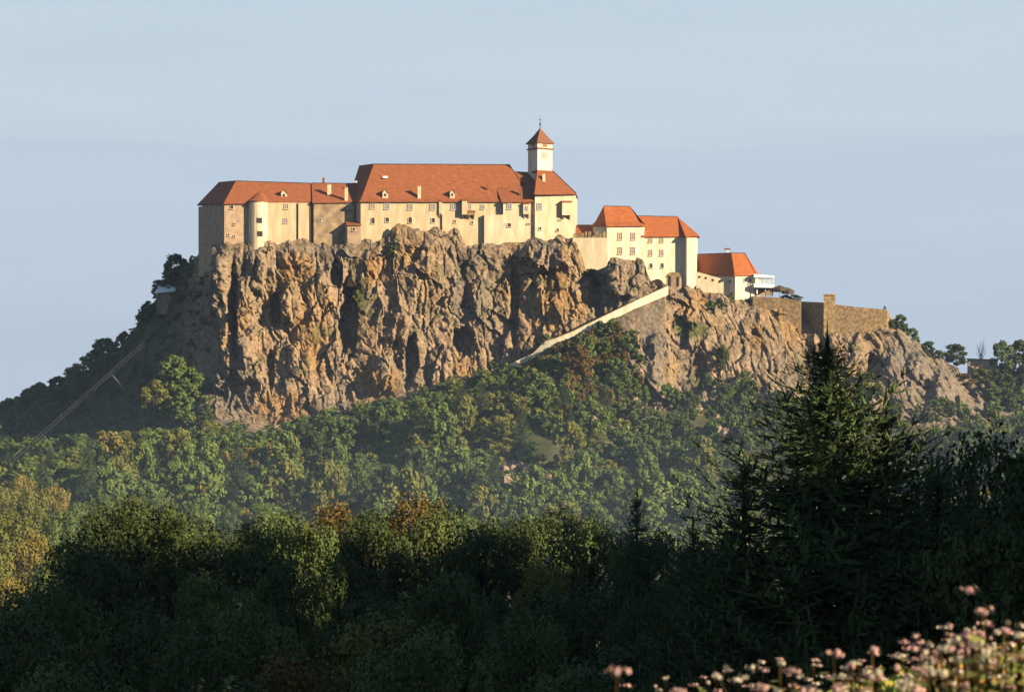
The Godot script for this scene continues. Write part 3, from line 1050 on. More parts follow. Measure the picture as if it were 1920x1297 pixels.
	# link roof between hall and chapel
	roof(c, [[P(958, 352, 804.0), P(1003, 352, 804.2), P(1003, 323, 811), P(966, 321, 811)]], M.tile, "link_roof", 0.4)
	chimney(c, 1020, 326, 336, 802.6, 0.9, M.ivory, false)
	chimney(c, 976, 352, 369, 800.2, 0.7, M.brown_tile)
	window(c, fl, fr, 955, 387, 1.2, 1.5, M.grey_frame, M.grey_pane, false, true)
	window(c, cl, cr, 1011.5, 387, 1.2, 1.8, M.grey_frame, M.grey_pane, false, true)
	window(c, fl, fr, 955, 422, 1.0, 1.0, M.window_frame, M.dark_pane)
	window(c, fl, fr, 935 + 10, 420, 0.6, 0.7, M.grey_frame, M.grey_pane)
	for q in [[991, 419.5, 0.8, 0.3], [1050, 412.5, 0.6, 0.22]]:
		window(c, fl if q[0] < 1003 else cl, fr if q[0] < 1003 else cr, q[0], q[1], q[2], q[3], M.ivory, M.dark_pane)
	for q in [[1013, 429], [1046, 432]]:
		window(c, cl, cr, q[0], q[1], 0.65, 0.5, M.ivory, M.dark_pane, true)
	oriel(c, fl, fr, 981, 992, 383, 402, 0.9, M.ivory, true)
	oriel(c, cl, cr, 1053, 1070, 380, 404, 1.3, M.ivory, false)
	downpipe(c, [on_wall(fl, fr, 942.5, 379) + Vector3(0, 0, 0.2), on_wall(fl, fr, 942.5, 402) + Vector3(0, 0, 0.2)])
	# foundation wall of rubble stone
	walls(c, "foundation", [F(946.5, 797.2), F(1006, 797.3), F(1006, 800), F(946.5, 800)], 80.0, Y(454, 797), M.stone)
	# tower
	var tA := F(1008, 806.4)
	var tB := F(1035.5, 809.3)
	var tC := F(990, 810.7)
	var tD := tB + (tC - tA)
	var tower := Node3D.new()
	tower.name = "tower"
	c.add_child(tower)
	tower.position = Vector3(tA.x, 108, tA.z) - c.position
	tower.set_meta("label", "square white bell tower with brown pyramid roof and thin spire")
	var tw := MB.new()
	var yb := 106.0
	var yc := Y(277.5, 807)
	var ye := Y(266, 807)
	tw.hexa([tA + Vector3(0, yb, 0), tB + Vector3(0, yb, 0), tD + Vector3(0, yb, 0), tC + Vector3(0, yb, 0)], [tA + Vector3(0, ye, 0), tB + Vector3(0, ye, 0), tD + Vector3(0, ye, 0), tC + Vector3(0, ye, 0)])
	part(tower, "tower_wall", tw, M.white_plaster)
	var tm := (tA + tD) * 0.5
	var co := MB.new()
	var cb := []
	var ct := []
	for q in [tA, tB, tD, tC]:
		cb.append(tm + (q - tm) * 1.13 + Vector3(0, yc - 0.25, 0))
		ct.append(tm + (q - tm) * 1.13 + Vector3(0, yc + 0.12, 0))
	co.hexa(cb, ct)
	part(tower, "cornice", co, M.brown_tile)
	var ap := tm + Vector3(0, Y(238, 808), 0)
	var ev := []
	var mid := []
	for q in [tA, tB, tD, tC]:
		ev.append(tm + (q - tm) * 1.2 + Vector3(0, ye - 0.1, 0))
		mid.append(tm + (q - tm) * 0.62 + Vector3(0, lerpf(ye, ap.y, 0.42), 0))
	var polys := []
	for k in 4:
		polys.append([ev[k], ev[(k + 1) % 4], mid[(k + 1) % 4], mid[k]])
		polys.append([mid[k], mid[(k + 1) % 4], ap])
	roof(tower, polys, M.brown_tile, "tower_roof", 0.25)
	var sp := MB.new()
	sp.tube(ap - Vector3(0, 0.4, 0), tm + Vector3(0, Y(218, 808), 0), 0.14, 0.05, 6)
	var by := Y(231, 808)
	sp.box(tm + Vector3(0, by, 0), Vector3(0.28, 0, 0), Vector3(0, 0.28, 0), Vector3(0, 0, 0.28))
	sp.box(tm + Vector3(0, Y(223, 808), 0), Vector3(0.45, 0, 0), Vector3(0, 0.06, 0), Vector3(0, 0, 0.06))
	part(tower, "spire", sp, M.dark_metal)
	for q in [[1022, 271, 1.6, 1.5], [1014.5, 271, 0.8, 1.3], [1032, 271, 0.5, 1.2]]:
		var ax := wall_axes(tA, tB)
		var g := MB.new()
		for k in 4:
			g.box(on_wall(tA, tB, q[0], q[1]) + Vector3(0, (k - 1.5) * q[3] / 4.0, 0) + ax[1] * 0.08, ax[0] * q[2] * 0.5, Vector3(0, q[3] / 10.0, 0) - ax[1] * 0.05, ax[1] * 0.08)
		part(tower, "louver", g, M.louver if q[0] == 1022 else M.window_frame)
	var ax2 := wall_axes(tA, tB)
	var wn := MB.new()
	wn.box(on_wall(tA, tB, 1021, 291), ax2[0] * 0.75, Vector3(0, 0.8, 0), ax2[1] * 0.07)
	part(tower, "window", wn, M.grey_pane)
	wn = MB.new()
	for s in [-1, 0, 1]:
		wn.box(on_wall(tA, tB, 1021, 291) + ax2[0] * s * 0.75, ax2[0] * 0.07, Vector3(0, 0.87, 0), ax2[1] * 0.13)
	for s in [-1, 0, 1]:
		wn.box(on_wall(tA, tB, 1021, 291) + Vector3(0, s * 0.8, 0), ax2[0] * 0.75, Vector3(0, 0.07, 0), ax2[1] * 0.11)
	part(tower, "window_frame", wn, M.window_frame)
	var wl := MB.new()
	var ax3 := wall_axes(tC, tA)
	wl.box(on_wall(tC, tA, 1000, 271), ax3[0] * 0.7, Vector3(0, 0.7, 0), ax3[1] * 0.08)
	part(tower, "louver", wl, M.louver)

	# gate houses to the east
	c = thing("gate_house", "white house with steep orange roof between courtyard wall and eastern house", "house", F(1160, 803, 80), "castle buildings on the rock")
	fl = F(1138, 796)
	fr = F(1208, 797.4)
	bl = F(1112, 803)
	walls(c, "wall", [fl, fr, F(1212, 814), bl], 72.0, Y(421.5, 796), M.white_plaster)
	e = [P(1137, 422.5, 795.4), P(1210, 421.5, 796.8), P(1214, 430, 815), P(1108, 423, 804)]
	rf = P(1132, 386, 804)
	r1 = P(1182, 387, 805.5)
	var m0: Vector3 = e[0].lerp(rf, 0.3) - Vector3(0, 0.7, 0)
	var m3: Vector3 = e[3].lerp(rf, 0.35) - Vector3(0, 0.9, 0)
	var m1: Vector3 = e[1].lerp(r1, 0.3) - Vector3(0, 0.7, 0)
	roof(c, [[e[0], e[1], m1, m0], [m0, m1, r1, rf], [e[3], e[0], m0, m3], [m3, m0, rf], [e[1], e[2], r1, m1], [e[2], e[3], m3, rf], [e[2], rf, r1]], M.bright_tile)
	ridge(c, [rf, r1], M.ridge_tile, 0.11)
	for q in [[1163, 443], [1187, 443], [1163, 470], [1187, 470]]:
		window(c, fl, fr, q[0], q[1], 1.1, 2.0, M.window_frame, M.grey_pane, false, true)
	c = thing("eastern_house", "white house with orange hipped roof and projecting end wing above the ramp gate", "house", F(1250, 803, 78), "castle buildings on the rock")
	fl = F(1206, 797.7)
	fr = F(1290, 799.2)
	walls(c, "wall", [fl, fr, F(1304, 816), F(1206, 814)], 68.0, Y(441, 798), M.white_plaster)
	walls(c, "wing_wall", [F(1288, 796.6), F(1306.5, 797.4), F(1308, 813), F(1276, 803)], 68.0, Y(440.5, 795), M.white_plaster)
	e = [P(1204, 442, 797.0), P(1286, 441.5, 798.6), P(1312, 444, 816), P(1203, 450, 816)]
	rf = P(1196, 404.5, 806)
	r1 = P(1271, 406, 806)
	roof(c, [[e[0], e[1], r1, rf], [e[2], e[3], rf, r1]], M.bright_tile)
	var w0 := P(1285.5, 442, 796.0)
	var w1 := P(1311, 441, 796.8)
	var w2 := P(1313, 444, 816)
	var w3 := P(1270, 441, 804)
	roof(c, [[w0, w1, r1], [w1, w2, r1], [w2, w3, r1], [w3, w0, r1]], M.bright_tile, "wing_roof")
	ridge(c, [rf, r1], M.ridge_tile, 0.11)
	for q in [[1220, 449], [1241, 449], [1220, 474], [1241, 474]]:
		window(c, fl, fr, q[0], q[1], 0.95, 1.7, M.window_frame, M.grey_pane, false, true)
	for q in [[1221, 499], [1242, 499]]:
		window(c, fl, fr, q[0], q[1], 0.8, 1.0, M.grey_frame, M.dark_pane, true)
	var arch := MB.new()
	for k in 8:
		var a0 := PI * k / 8.0
		var a1 := PI * (k + 1) / 8.0
		var q0 := F(1233, 797.3, Y(534, 797)) + Vector3(cos(a0) * 1.8, sin(a0) * 1.8, 0)
		var q1 := F(1233, 797.3, Y(534, 797)) + Vector3(cos(a1) * 1.8, sin(a1) * 1.8, 0)
		arch.hexa([Vector3(q0.x, 76, q0.z), Vector3(q1.x, 76, q1.z), Vector3(q1.x, 76, q1.z - 1.2), Vector3(q0.x, 76, q0.z - 1.2)], [q0, q1, q1 - Vector3(0, 0, 1.2), q0 - Vector3(0, 0, 1.2)])
	part(c, "gateway", arch, M.opening)
	# small gate tower at the top of the ramp
	var g := thing("stone_gateway", "small weathered stone gate tower standing at the top of the ramp", "gateway", F(1263, 790, 76), "")
	walls(g, "wall", [F(1249.5, 789.4), F(1277, 789.8), F(1278, 793), F(1251, 793)], 66.0, Y(519, 789.5), M.old_plaster)
	var vault := MB.new()
	for k in 8:
		var a0 := PI * k / 8.0
		var a1 := PI * (k + 1) / 8.0
		var cc := F(1263.3, 789.6, Y(519, 789.6))
		var q0 := cc + Vector3(cos(a0) * 2.3, sin(a0) * 1.5, 0)
		var q1 := cc + Vector3(cos(a1) * 2.3, sin(a1) * 1.5, 0)
		var bk := Vector3(0, 0, -3.2)
		vault.face([q0, q1, q1 + bk, q0 + bk], q0 + q1 - cc * 2.0)
		vault.face([q0, q1, cc], Vector3(0, 0, 1))
		vault.face([q0 + bk, q1 + bk, cc + bk], Vector3(0, 0, -1))
	part(g, "roof", vault, M.stone)
	for q in [[1255.5, 529, 0.45, 1.9], [1271, 527, 0.4, 1.6]]:
		var dw := MB.new()
		dw.box(on_wall(F(1249.5, 789.4), F(1277, 789.8), q[0], q[1]), Vector3(q[2], 0, 0), Vector3(0, q[3], 0), Vector3(0, 0, 0.1))
		part(g, "doorway", dw, M.opening)

	# courtyard wall with ragged top and the low roof behind it
	c = thing("low_house", "low red roofed house half hidden behind the courtyard wall", "house", F(1095, 806, 80), "castle buildings on the rock")
	walls(c, "wall", [F(1078, 803), F(1112, 803), F(1114, 812), F(1080, 812)], 78.0, Y(436, 803), M.cream)
	roof(c, [[P(1076, 436, 802.4), P(1114, 437, 802.4), P(1112, 421, 807.5), P(1082, 421, 807.5)], [P(1112, 421, 807.5), P(1082, 421, 807.5), P(1076, 438, 813), P(1114, 438, 813)]], M.tile)
	c = thing("courtyard_wall", "cream courtyard wall with ragged broken top beside the chapel", "wall", F(1108, 797, 80))
	walls(c, "wall_face", [F(1074, 795.6), F(1139, 795.2), F(1139, 797), F(1074, 797.4)], 72.0, Y(446, 796), M.ivory)
	for k in 9:
		var q := 1078.0 + k * 6.9
		var b := MB.new()
		var hh := 0.35 + rng.randf() * 0.65
		b.box(F(q, 796.3, Y(446, 796) + hh), Vector3(0.3 + rng.randf() * 0.18, 0, 0), Vector3(rng.randf() * 0.1, hh, 0), Vector3(0, 0, 0.5))
		part(c, "merlon", b, M.stone)

# ---------------------------------------------------------------- ramparts, ramp, terrace house
func wall_run(parent: Node3D, called: String, pts: Array, thick: float, m: Material) -> void: # pts: [px, d, top py, bottom py]
	for k in pts.size() - 1:
		var a: Array = pts[k]
		var b: Array = pts[k + 1]
		var mb := MB.new()
		var a0 := P(a[0], a[3], a[1])
		var a1 := P(a[0], a[2], a[1])
		var b0 := P(b[0], b[3], b[1])
		var b1 := P(b[0], b[2], b[1])
		var o: Vector3 = wall_axes(a0, b0)[1] * thick
		mb.hexa([a0, b0, b0 - o, a0 - o], [a1, b1, b1 - o, a1 - o])
		part(parent, called, mb, m)

func build_ramparts() -> void:
	var c := thing("ramp_wall", "long white parapet of the ramp climbing across the cliff", "wall", P(1100, 620, 778))
	wall_run(c, "wall_section", [[953, 779.2, 684, 700], [1000, 778.6, 662, 680], [1022, 777.6, 640, 670], [1045, 776.8, 633, 668], [1075, 776.3, 621, 638], [1130, 775.8, 594, 609], [1190, 776.2, 565, 579], [1253, 778.0, 536, 553]], 0.8, M.white_plaster)
	wall_run(c, "coping", [[1000, 778.4, 660.4, 661.8], [1022, 777.4, 638.4, 639.8], [1045, 776.6, 631.4, 632.8], [1075, 776.1, 619.4, 620.8], [1130, 775.6, 592.4, 593.8], [1190, 776.0, 563.4, 564.8], [1253, 777.8, 534.4, 535.8]], 1.2, M.stone)
	c = thing("retaining_wall", "tan retaining wall at the bend of the ramp above the bushes", "wall", P(1048, 680, 776))
	wall_run(c, "wall_section", [[1030, 776.6, 650, 700], [1066, 776.1, 640, 700]], 1.2, M.stone)
	c = thing("path_wall", "short pinkish wall of the path at the cliff foot", "wall", P(515, 805, 776))
	wall_run(c, "wall_section", [[482, 776.5, 803, 822], [520, 776, 797, 816], [546, 776, 793, 811]], 0.7, M.pink_plaster)

	c = thing("loophole_wall", "cream wall with small loopholes stepping down from the eastern house", "wall", F(1340, 792, 74))
	wall_run(c, "wall_section", [[1306, 791.6, 509, 552], [1338, 791.3, 518, 570], [1372, 791.0, 528, 560]], 0.9, M.ivory)
	for q in [[1312, 519], [1324, 521], [1337, 525], [1350, 528]]:
		var wa := F(1306, 791.6)
		var wb := F(1372, 791.0)
		var b := MB.new()
		b.box(on_wall(wa, wb, q[0], q[1]), wall_axes(wa, wb)[0] * 0.28, Vector3(0, 0.3, 0), wall_axes(wa, wb)[1] * 0.12)
		part(c, "loophole", b, M.opening)

	c = thing("terrace_house", "white house with orange hipped roof at the end of the castle rock beside glass pavilion", "house", F(1390, 797, 74), "castle buildings on the rock")
	var fl := F(1379, 789)
	var fr := F(1416, 791.5)
	var bl := F(1304, 803)
	walls(c, "wall", [fl, fr, F(1424, 812), bl], 68.0, Y(514, 789.5), M.white_plaster)
	var e := [P(1377.5, 515, 788.3), P(1418, 514, 791), P(1428, 520, 813), P(1302, 515, 804)]
	var a := P(1371, 474, 797)
	var b2 := P(1397, 474.5, 799)
	var rb := P(1300, 477, 810)
	roof(c, [[e[3], e[0], a, rb], [e[0], e[1], b2, a], [e[1], e[2], b2], [e[2], rb, a, b2], [e[2], e[3], rb]], M.bright_tile)
	ridge(c, [rb, a, b2], M.ridge_tile, 0.11)
	ridge(c, [e[0], a], M.ridge_tile, 0.11)
	ridge(c, [e[1], b2], M.ridge_tile, 0.11)
	for q in [[1397, 525], [1407, 525]]:
		window(c, fl, fr, q[0], q[1], 0.55, 0.9, M.grey_frame, M.dark_pane)
	window(c, bl, fl, 1369, 528, 0.7, 0.9, M.grey_frame, M.dark_pane)
	chimney(c, 1365, 468, 480, 799, 0.6, M.white_plaster, false)
	var cp := MB.new()
	cp.box(P(1364, 466.5, 799), Vector3(0.95, 0, 0), Vector3(0, 0.16, 0), Vector3(0, 0, 0.6))
	part(c, "chimney_cap", cp, M.brown_tile)

	c = thing("glass_pavilion", "modern glazed pavilion with white flat roof beside the terrace house", "pavilion", F(1435, 794, 74))
	var s := MB.new()
	var pa := 788.5
	s.hexa([P(1414, 520, pa), P(1452, 520.5, pa), P(1452, 520, pa + 7), P(1416, 520, pa + 7)], [P(1414, 513.5, pa), P(1453, 517, pa), P(1453, 517, pa + 7), P(1416, 514, pa + 7)])
	part(c, "roof", s, M.white_paint)
	s = MB.new()
	s.hexa([P(1414, 538.5, pa), P(1452, 539.5, pa), P(1452, 540, pa + 7), P(1416, 540, pa + 7)], [P(1414, 531.5, pa), P(1453, 534, pa), P(1453, 534, pa + 7), P(1416, 534, pa + 7)])
	part(c, "floor_slab", s, M.white_paint)
	for k in 4:
		var q := 1417.0 + k * 8.5
		s = MB.new()
		s.hexa([P(q + 0.3, 532.5, pa + 0.6), P(q + 8.2, 533, pa + 0.6), P(q + 8.2, 533, pa + 0.66), P(q + 0.3, 532.5, pa + 0.66)], [P(q + 0.3, 519, pa + 0.6), P(q + 8.2, 519, pa + 0.6), P(q + 8.2, 519, pa + 0.66), P(q + 0.3, 519, pa + 0.66)])
		part(c, "pane", s, M.glazing)
	for k in 5:
		var q := 1417.0 + k * 8.5
		s = MB.new()
		s.box(P(q, 526, pa + 0.62), Vector3(0.06, 0, 0), Vector3(0, 1.05, 0), Vector3(0, 0, 0.06))
		part(c, "mullion", s, M.white_paint)
	for q in [1420, 1436, 1449]:
		s = MB.new()
		s.box(P(q, 546, pa + 1.2), Vector3(0.14, 0, 0), Vector3(0, 1.4, 0), Vector3(0, 0, 0.14))
		part(c, "column", s, M.white_paint)
	s = MB.new()
	s.box(P(1432, 546, pa + 5.5), Vector3(2.6, 0, 0), Vector3(0, 1.3, 0), Vector3(0, 0, 0.2))
	part(c, "back_wall", s, M.old_plaster)

	for q in [[1462, 787.2, 536, 18, 0], [1478, 786.6, 540, 12, 1]]:
		c = thing("parasol", ["large dark brown parasol on the terrace next to the pavilion", "smaller dark brown parasol on the terrace above the rampart"][q[4]], "parasol", P(q[0], 558, q[1]))
		var pole := MB.new()
		pole.tube(P(q[0], 560, q[1]), P(q[0], q[2], q[1]), 0.07, 0.07, 6)
		part(c, "pole", pole, M.dark_metal)
		var can := MB.new()
		var top := P(q[0], q[2] - 1.5, q[1])
		for k in 8:
			var a0 := TAU * k / 8.0
			var a1 := TAU * (k + 1) / 8.0
			var rr: float = q[3] * 0.157
			var d0 := top + Vector3(cos(a0) * rr, -1.0, sin(a0) * rr)
			var d1 := top + Vector3(cos(a1) * rr, -1.0, sin(a1) * rr)
			can.face([top, d0, d1], Vector3.UP)
			can.face([d0, d1, d1 - Vector3(0, 0.9, 0), d0 - Vector3(0, 0.9, 0)], d0 + d1 - top * 2.0)
		part(c, "canopy", can, M.canvas)

	c = thing("rampart", "ochre rubble stone rampart below the terrace and pavilion", "wall", F(1460, 788, 70))
	wall_run(c, "wall_section", [[1412, 787.6, 555, 600], [1450, 786.6, 557, 610], [1502, 785.4, 563, 640]], 3.0, M.stone)
	c = thing("bastion", "tall rubble stone bastion with square pier at the end of the rampart", "wall", F(1600, 786, 68))
	wall_run(c, "return_wall", [[1500, 795, 565, 640], [1546.2, 785.6, 567, 670]], 1.2, M.stone)
	var pier := MB.new()
	pier.hexa([P(1545, 690, 784.6), P(1567, 690, 784.8), P(1567, 690, 788), P(1546, 690, 789)], [P(1545, 553, 784.6), P(1567, 553, 784.8), P(1567, 554, 788), P(1546, 554, 789)])
	part(c, "pier", pier, M.stone)
	pier = MB.new()
	pier.hexa([P(1543.5, 553.2, 784.2), P(1568.5, 553.2, 784.4), P(1568.5, 553.2, 788.4), P(1544.5, 553.2, 789.4)], [P(1543.5, 550.5, 784.2), P(1568.5, 550.5, 784.4), P(1568.5, 551, 788.4), P(1544.5, 551, 789.4)])
	part(c, "pier_cap", pier, M.old_plaster)
	wall_run(c, "wall_section", [[1566.5, 785.2, 570.5, 690], [1612, 784.6, 576, 690], [1664, 784.2, 580, 690]], 1.4, M.stone)
	wall_run(c, "return_wall", [[1663.5, 784.25, 580, 690], [1676, 794, 600, 690]], 1.2, M.stone)
	c = thing("distant_wall", "short tan wall between trees on the low eastern ridge", "wall", P(1848, 680, 792))
	wall_run(c, "wall_section", [[1815, 791, 674, 715], [1872, 790, 676, 715]], 1.0, M.pink_plaster)
	wall_run(c, "coping", [[1814, 790.7, 671.8, 673.8], [1873, 789.7, 673.8, 675.8]], 1.4, M.brown_tile)

# ---------------------------------------------------------------- lift and shelter on the west flank
func build_hill_things() -> void:
	var c := thing("inclined_lift", "thin grey rail of the inclined lift running down the shaded west flank", "lift", P(160, 760, 800))
	for s in [0.0, 1.0]:
		var mb := MB.new()
		mb.tube(P(331, 588, 818) + Vector3(s, 0, -s), P(-60, 934, 762) + Vector3(s, 0, -s), 0.2, 0.2, 6)
		part(c, "rail", mb, M.grey_sheet)
	for q in [[207, 697, 800.5, 237, 732], [78, 811, 782, 103, 838]]:
		var mb := MB.new()
		mb.tube(P(q[0], q[1], q[2]), P(q[3], q[4], q[2] + 2.0), 0.22, 0.3, 6)
		part(c, "support", mb, M.metal)
	c = thing("lift_station", "small grey roofed lift station below the castle's shaded corner", "shelter", P(312, 552, 843))
	walls(c, "wall", [F(294, 841), F(330, 841), F(332, 848), F(298, 848)], Y(590, 843), Y(548, 843), M.old_plaster)
	roof(c, [[P(288, 549, 839.5), P(328, 545, 839.5), P(332, 530, 845), P(300, 533, 845)], [P(332, 530, 845), P(300, 533, 845), P(296, 549, 850), P(336, 546, 850)]], M.grey_sheet, "roof", 0.2)

# ---------------------------------------------------------------- trees
var PROTO := {}
const LEAVES := {
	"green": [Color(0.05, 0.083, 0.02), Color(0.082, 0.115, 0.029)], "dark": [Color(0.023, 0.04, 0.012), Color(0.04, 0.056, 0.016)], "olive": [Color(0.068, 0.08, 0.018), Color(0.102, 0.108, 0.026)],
	"yellow": [Color(0.10, 0.09, 0.018), Color(0.15, 0.125, 0.026)], "rust": [Color(0.06, 0.043, 0.013), Color(0.085, 0.056, 0.016)], "deep": [Color(0.038, 0.063, 0.019), Color(0.06, 0.086, 0.025)]}

func rnd_dir() -> Vector3:
	var z := rng.randf_range(-1, 1)
	var a := rng.randf() * TAU
	var r := sqrt(1.0 - z * z)
	return Vector3(r * cos(a), z, r * sin(a))

func make_broadleaf(key: String, tint: String, h: float, w: float, lobes: int, leaves: int, size: float, low := 0.2, lump := 1.0) -> void:
	var root := Node3D.new()
	var tr := MB.new()
	var hw := w * 0.5
	tr.tube(Vector3.ZERO, Vector3(0.1, h * 0.35, 0), h * 0.022, h * 0.017, 7)
	tr.tube(Vector3(0.1, h * 0.35, 0), Vector3(-0.1, h * 0.8, 0.1), h * 0.017, h * 0.006, 6)
	var cr := MB.new()
	var ca: Color = LEAVES[tint][0]
	var cb: Color = LEAVES[tint][1]
	var balls := []
	for k in lobes:
		var f := (k + 0.5) / lobes
		var yy := lerpf(low, 0.9, f)
		var ring := sqrt(maxf(0.05, 1.0 - pow((yy - 0.5) / 0.52, 2))) * hw * 0.72
		var a := k * 2.4 + rng.randf() * 0.8
		var rr := ring * (0.45 + 0.55 * sqrt(rng.randf()))
		var o := Vector3(cos(a) * rr, yy * h, sin(a) * rr)
		var r := hw * rng.randf_range(0.2, 0.46) * lump
		balls.append([o, r])
		tr.tube(Vector3(0, maxf(h * 0.2, o.y - rr * 0.9), 0), o, h * 0.008, h * 0.003, 5)
	balls.append([Vector3(0, h * 0.9, 0), hw * 0.34])
	var per := leaves / balls.size()
	for b in balls:
		var shade := rng.randf()
		for k in per:
			var dir := rnd_dir()
			dir.y = absf(dir.y) if rng.randf() < 0.35 else dir.y
			var rad: float = b[1] * (0.55 + 0.5 * pow(rng.randf(), 0.6)) * (0.85 + 0.3 * sin(dir.x * 5.0 + b[0].x) * sin(dir.z * 6.0 + b[0].y))
			var o: Vector3 = b[0] + dir * rad * Vector3(1, 0.85, 1)
			var nn := (dir + rnd_dir() * 0.9 + Vector3(0, 0.3, 0)).normalized()
			var ax := nn.cross(rnd_dir()).normalized()
			var ay := nn.cross(ax)
			var s := size * rng.randf_range(0.6, 1.25)
			var col := ca.lerp(cb, clampf(shade * 0.6 + rng.randf() * 0.55, 0, 1))
			cr.col = col
			cr.leaf(o, ax * s * 0.55, ay * s * 0.75)
	var a := MeshInstance3D.new()
	a.name = "trunk"
	a.mesh = tr.mesh()
	a.mesh.surface_set_material(0, M.bark)
	root.add_child(a)
	var b2 := MeshInstance3D.new()
	b2.name = "crown"
	b2.mesh = cr.mesh()
	b2.mesh.surface_set_material(0, M.leaf)
	root.add_child(b2)
	PROTO[key] = [root, h, w]

func make_spruce(key: String, h: float, spread: float, whorls: int, per: int, twigs: int, c0: Color, c1: Color, size := 0.3) -> void:
	var root := Node3D.new()
	var tr := MB.new()
	tr.tube(Vector3.ZERO, Vector3(0, h * 0.6, 0), h * 0.016, h * 0.009, 7)
	tr.tube(Vector3(0, h * 0.6, 0), Vector3(0, h, 0), h * 0.009, h * 0.0015, 6)
	var cr := MB.new()
	for i in whorls:
		var f := (i + 0.4) / whorls
		var y := lerpf(0.06, 0.985, f) * h
		var n := per if f < 0.85 else maxi(3, per - 2)
		for k in n:
			var a := TAU * k / n + i * 1.3 + rng.randf_range(-0.3, 0.3)
			var len := spread * h * (pow(1.0 - f, 0.75) + 0.03) * rng.randf_range(0.65, 1.2)
			var rise := lerpf(-0.42, 0.55, pow(f, 2.2)) + rng.randf_range(-0.1, 0.1)
			var out := Vector3(cos(a), 0, sin(a))
			var p0 := Vector3(0, y + rng.randf_range(-0.1, 0.1), 0)
			var prev := p0
			var m := maxi(3, int(twigs * clampf(len / (spread * h), 0.25, 1.0)))
			for q in range(1, m + 1):
				var g := q / float(m)
				var p := p0 + out * len * g + Vector3(0, len * (rise * g + 0.24 * g * g * g - 0.10 * sin(g * PI)), 0)
				var dir := (p - prev).normalized()
				if q % 2 == 0 or q == m:
					tr.tube(p0.lerp(p, 0.0) if q == 2 else prev, p, 0.022 * (1.2 - g), 0.018 * (1.1 - g), 4)
				var side := dir.cross(Vector3.UP).normalized()
				var tl := size * (1.35 - 0.75 * g) * rng.randf_range(0.7, 1.35) * clampf(len / 1.2, 0.45, 1.0)
				for s in [-1.0, 1.0]:
					var td: Vector3 = (side * s + dir * 0.85 + Vector3(0, rng.randf_range(-0.4, 0.15), 0)).normalized()
					for z in 8:
						cr.col = c0.lerp(c1, rng.randf())
						var sd: Vector3 = (td + rnd_dir() * 0.45).normalized()
						var wd := sd.cross(rnd_dir()).normalized()
						var sl := 0.34 * tl * (1.0 - 0.06 * z)
						cr.leaf(p + td * tl * (0.05 + 0.14 * z), wd * sl * 0.19, sd * sl)
				cr.col = c0.lerp(c1, rng.randf())
				var hang := Vector3(rng.randf_range(-0.4, 0.4), -1.0 if f < 0.7 else 0.6, rng.randf_range(-0.4, 0.4)).normalized()
				cr.leaf(p + hang * tl * 0.25, side * tl * 0.1, hang * tl * 0.6)
				if q == m:
					cr.leaf(p + dir * tl * 0.3, side * tl * 0.08, dir * tl * 0.8)
				prev = p
	for k in 5:
		cr.col = c1
		cr.leaf(Vector3(0, h * (0.93 + 0.018 * k), 0), Vector3(cos(k * 1.9), 0, sin(k * 1.9)) * size * 0.16, Vector3(0, size * 0.9, 0))
	var a := MeshInstance3D.new()
	a.name = "trunk"
	a.mesh = tr.mesh()
	a.mesh.surface_set_material(0, M.bark)
	root.add_child(a)
	var b2 := MeshInstance3D.new()
	b2.name = "crown"
	b2.mesh = cr.mesh()
	b2.mesh.surface_set_material(0, M.needle)
	root.add_child(b2)
	PROTO[key] = [root, h, spread * h * 2.0]

func plant(key: String, called: String, at: Vector3, height: float, width: float, label: String, category: String, group: String) -> void:
	var pr: Array = PROTO[key]
	var o: Node3D = pr[0].duplicate()
	o.name = numbered(called)
	add_child(o)
	o.position = at
	o.rotation.y = rng.randf() * TAU
	var sw := width / float(pr[2])
	o.scale = Vector3(sw, height / float(pr[1]), sw)
	tag(o, label, category, group)

const WORDS := {"green": "mid green", "dark": "dark green", "olive": "olive green", "yellow": "yellow autumn", "rust": "rusty brown", "deep": "deep green"}

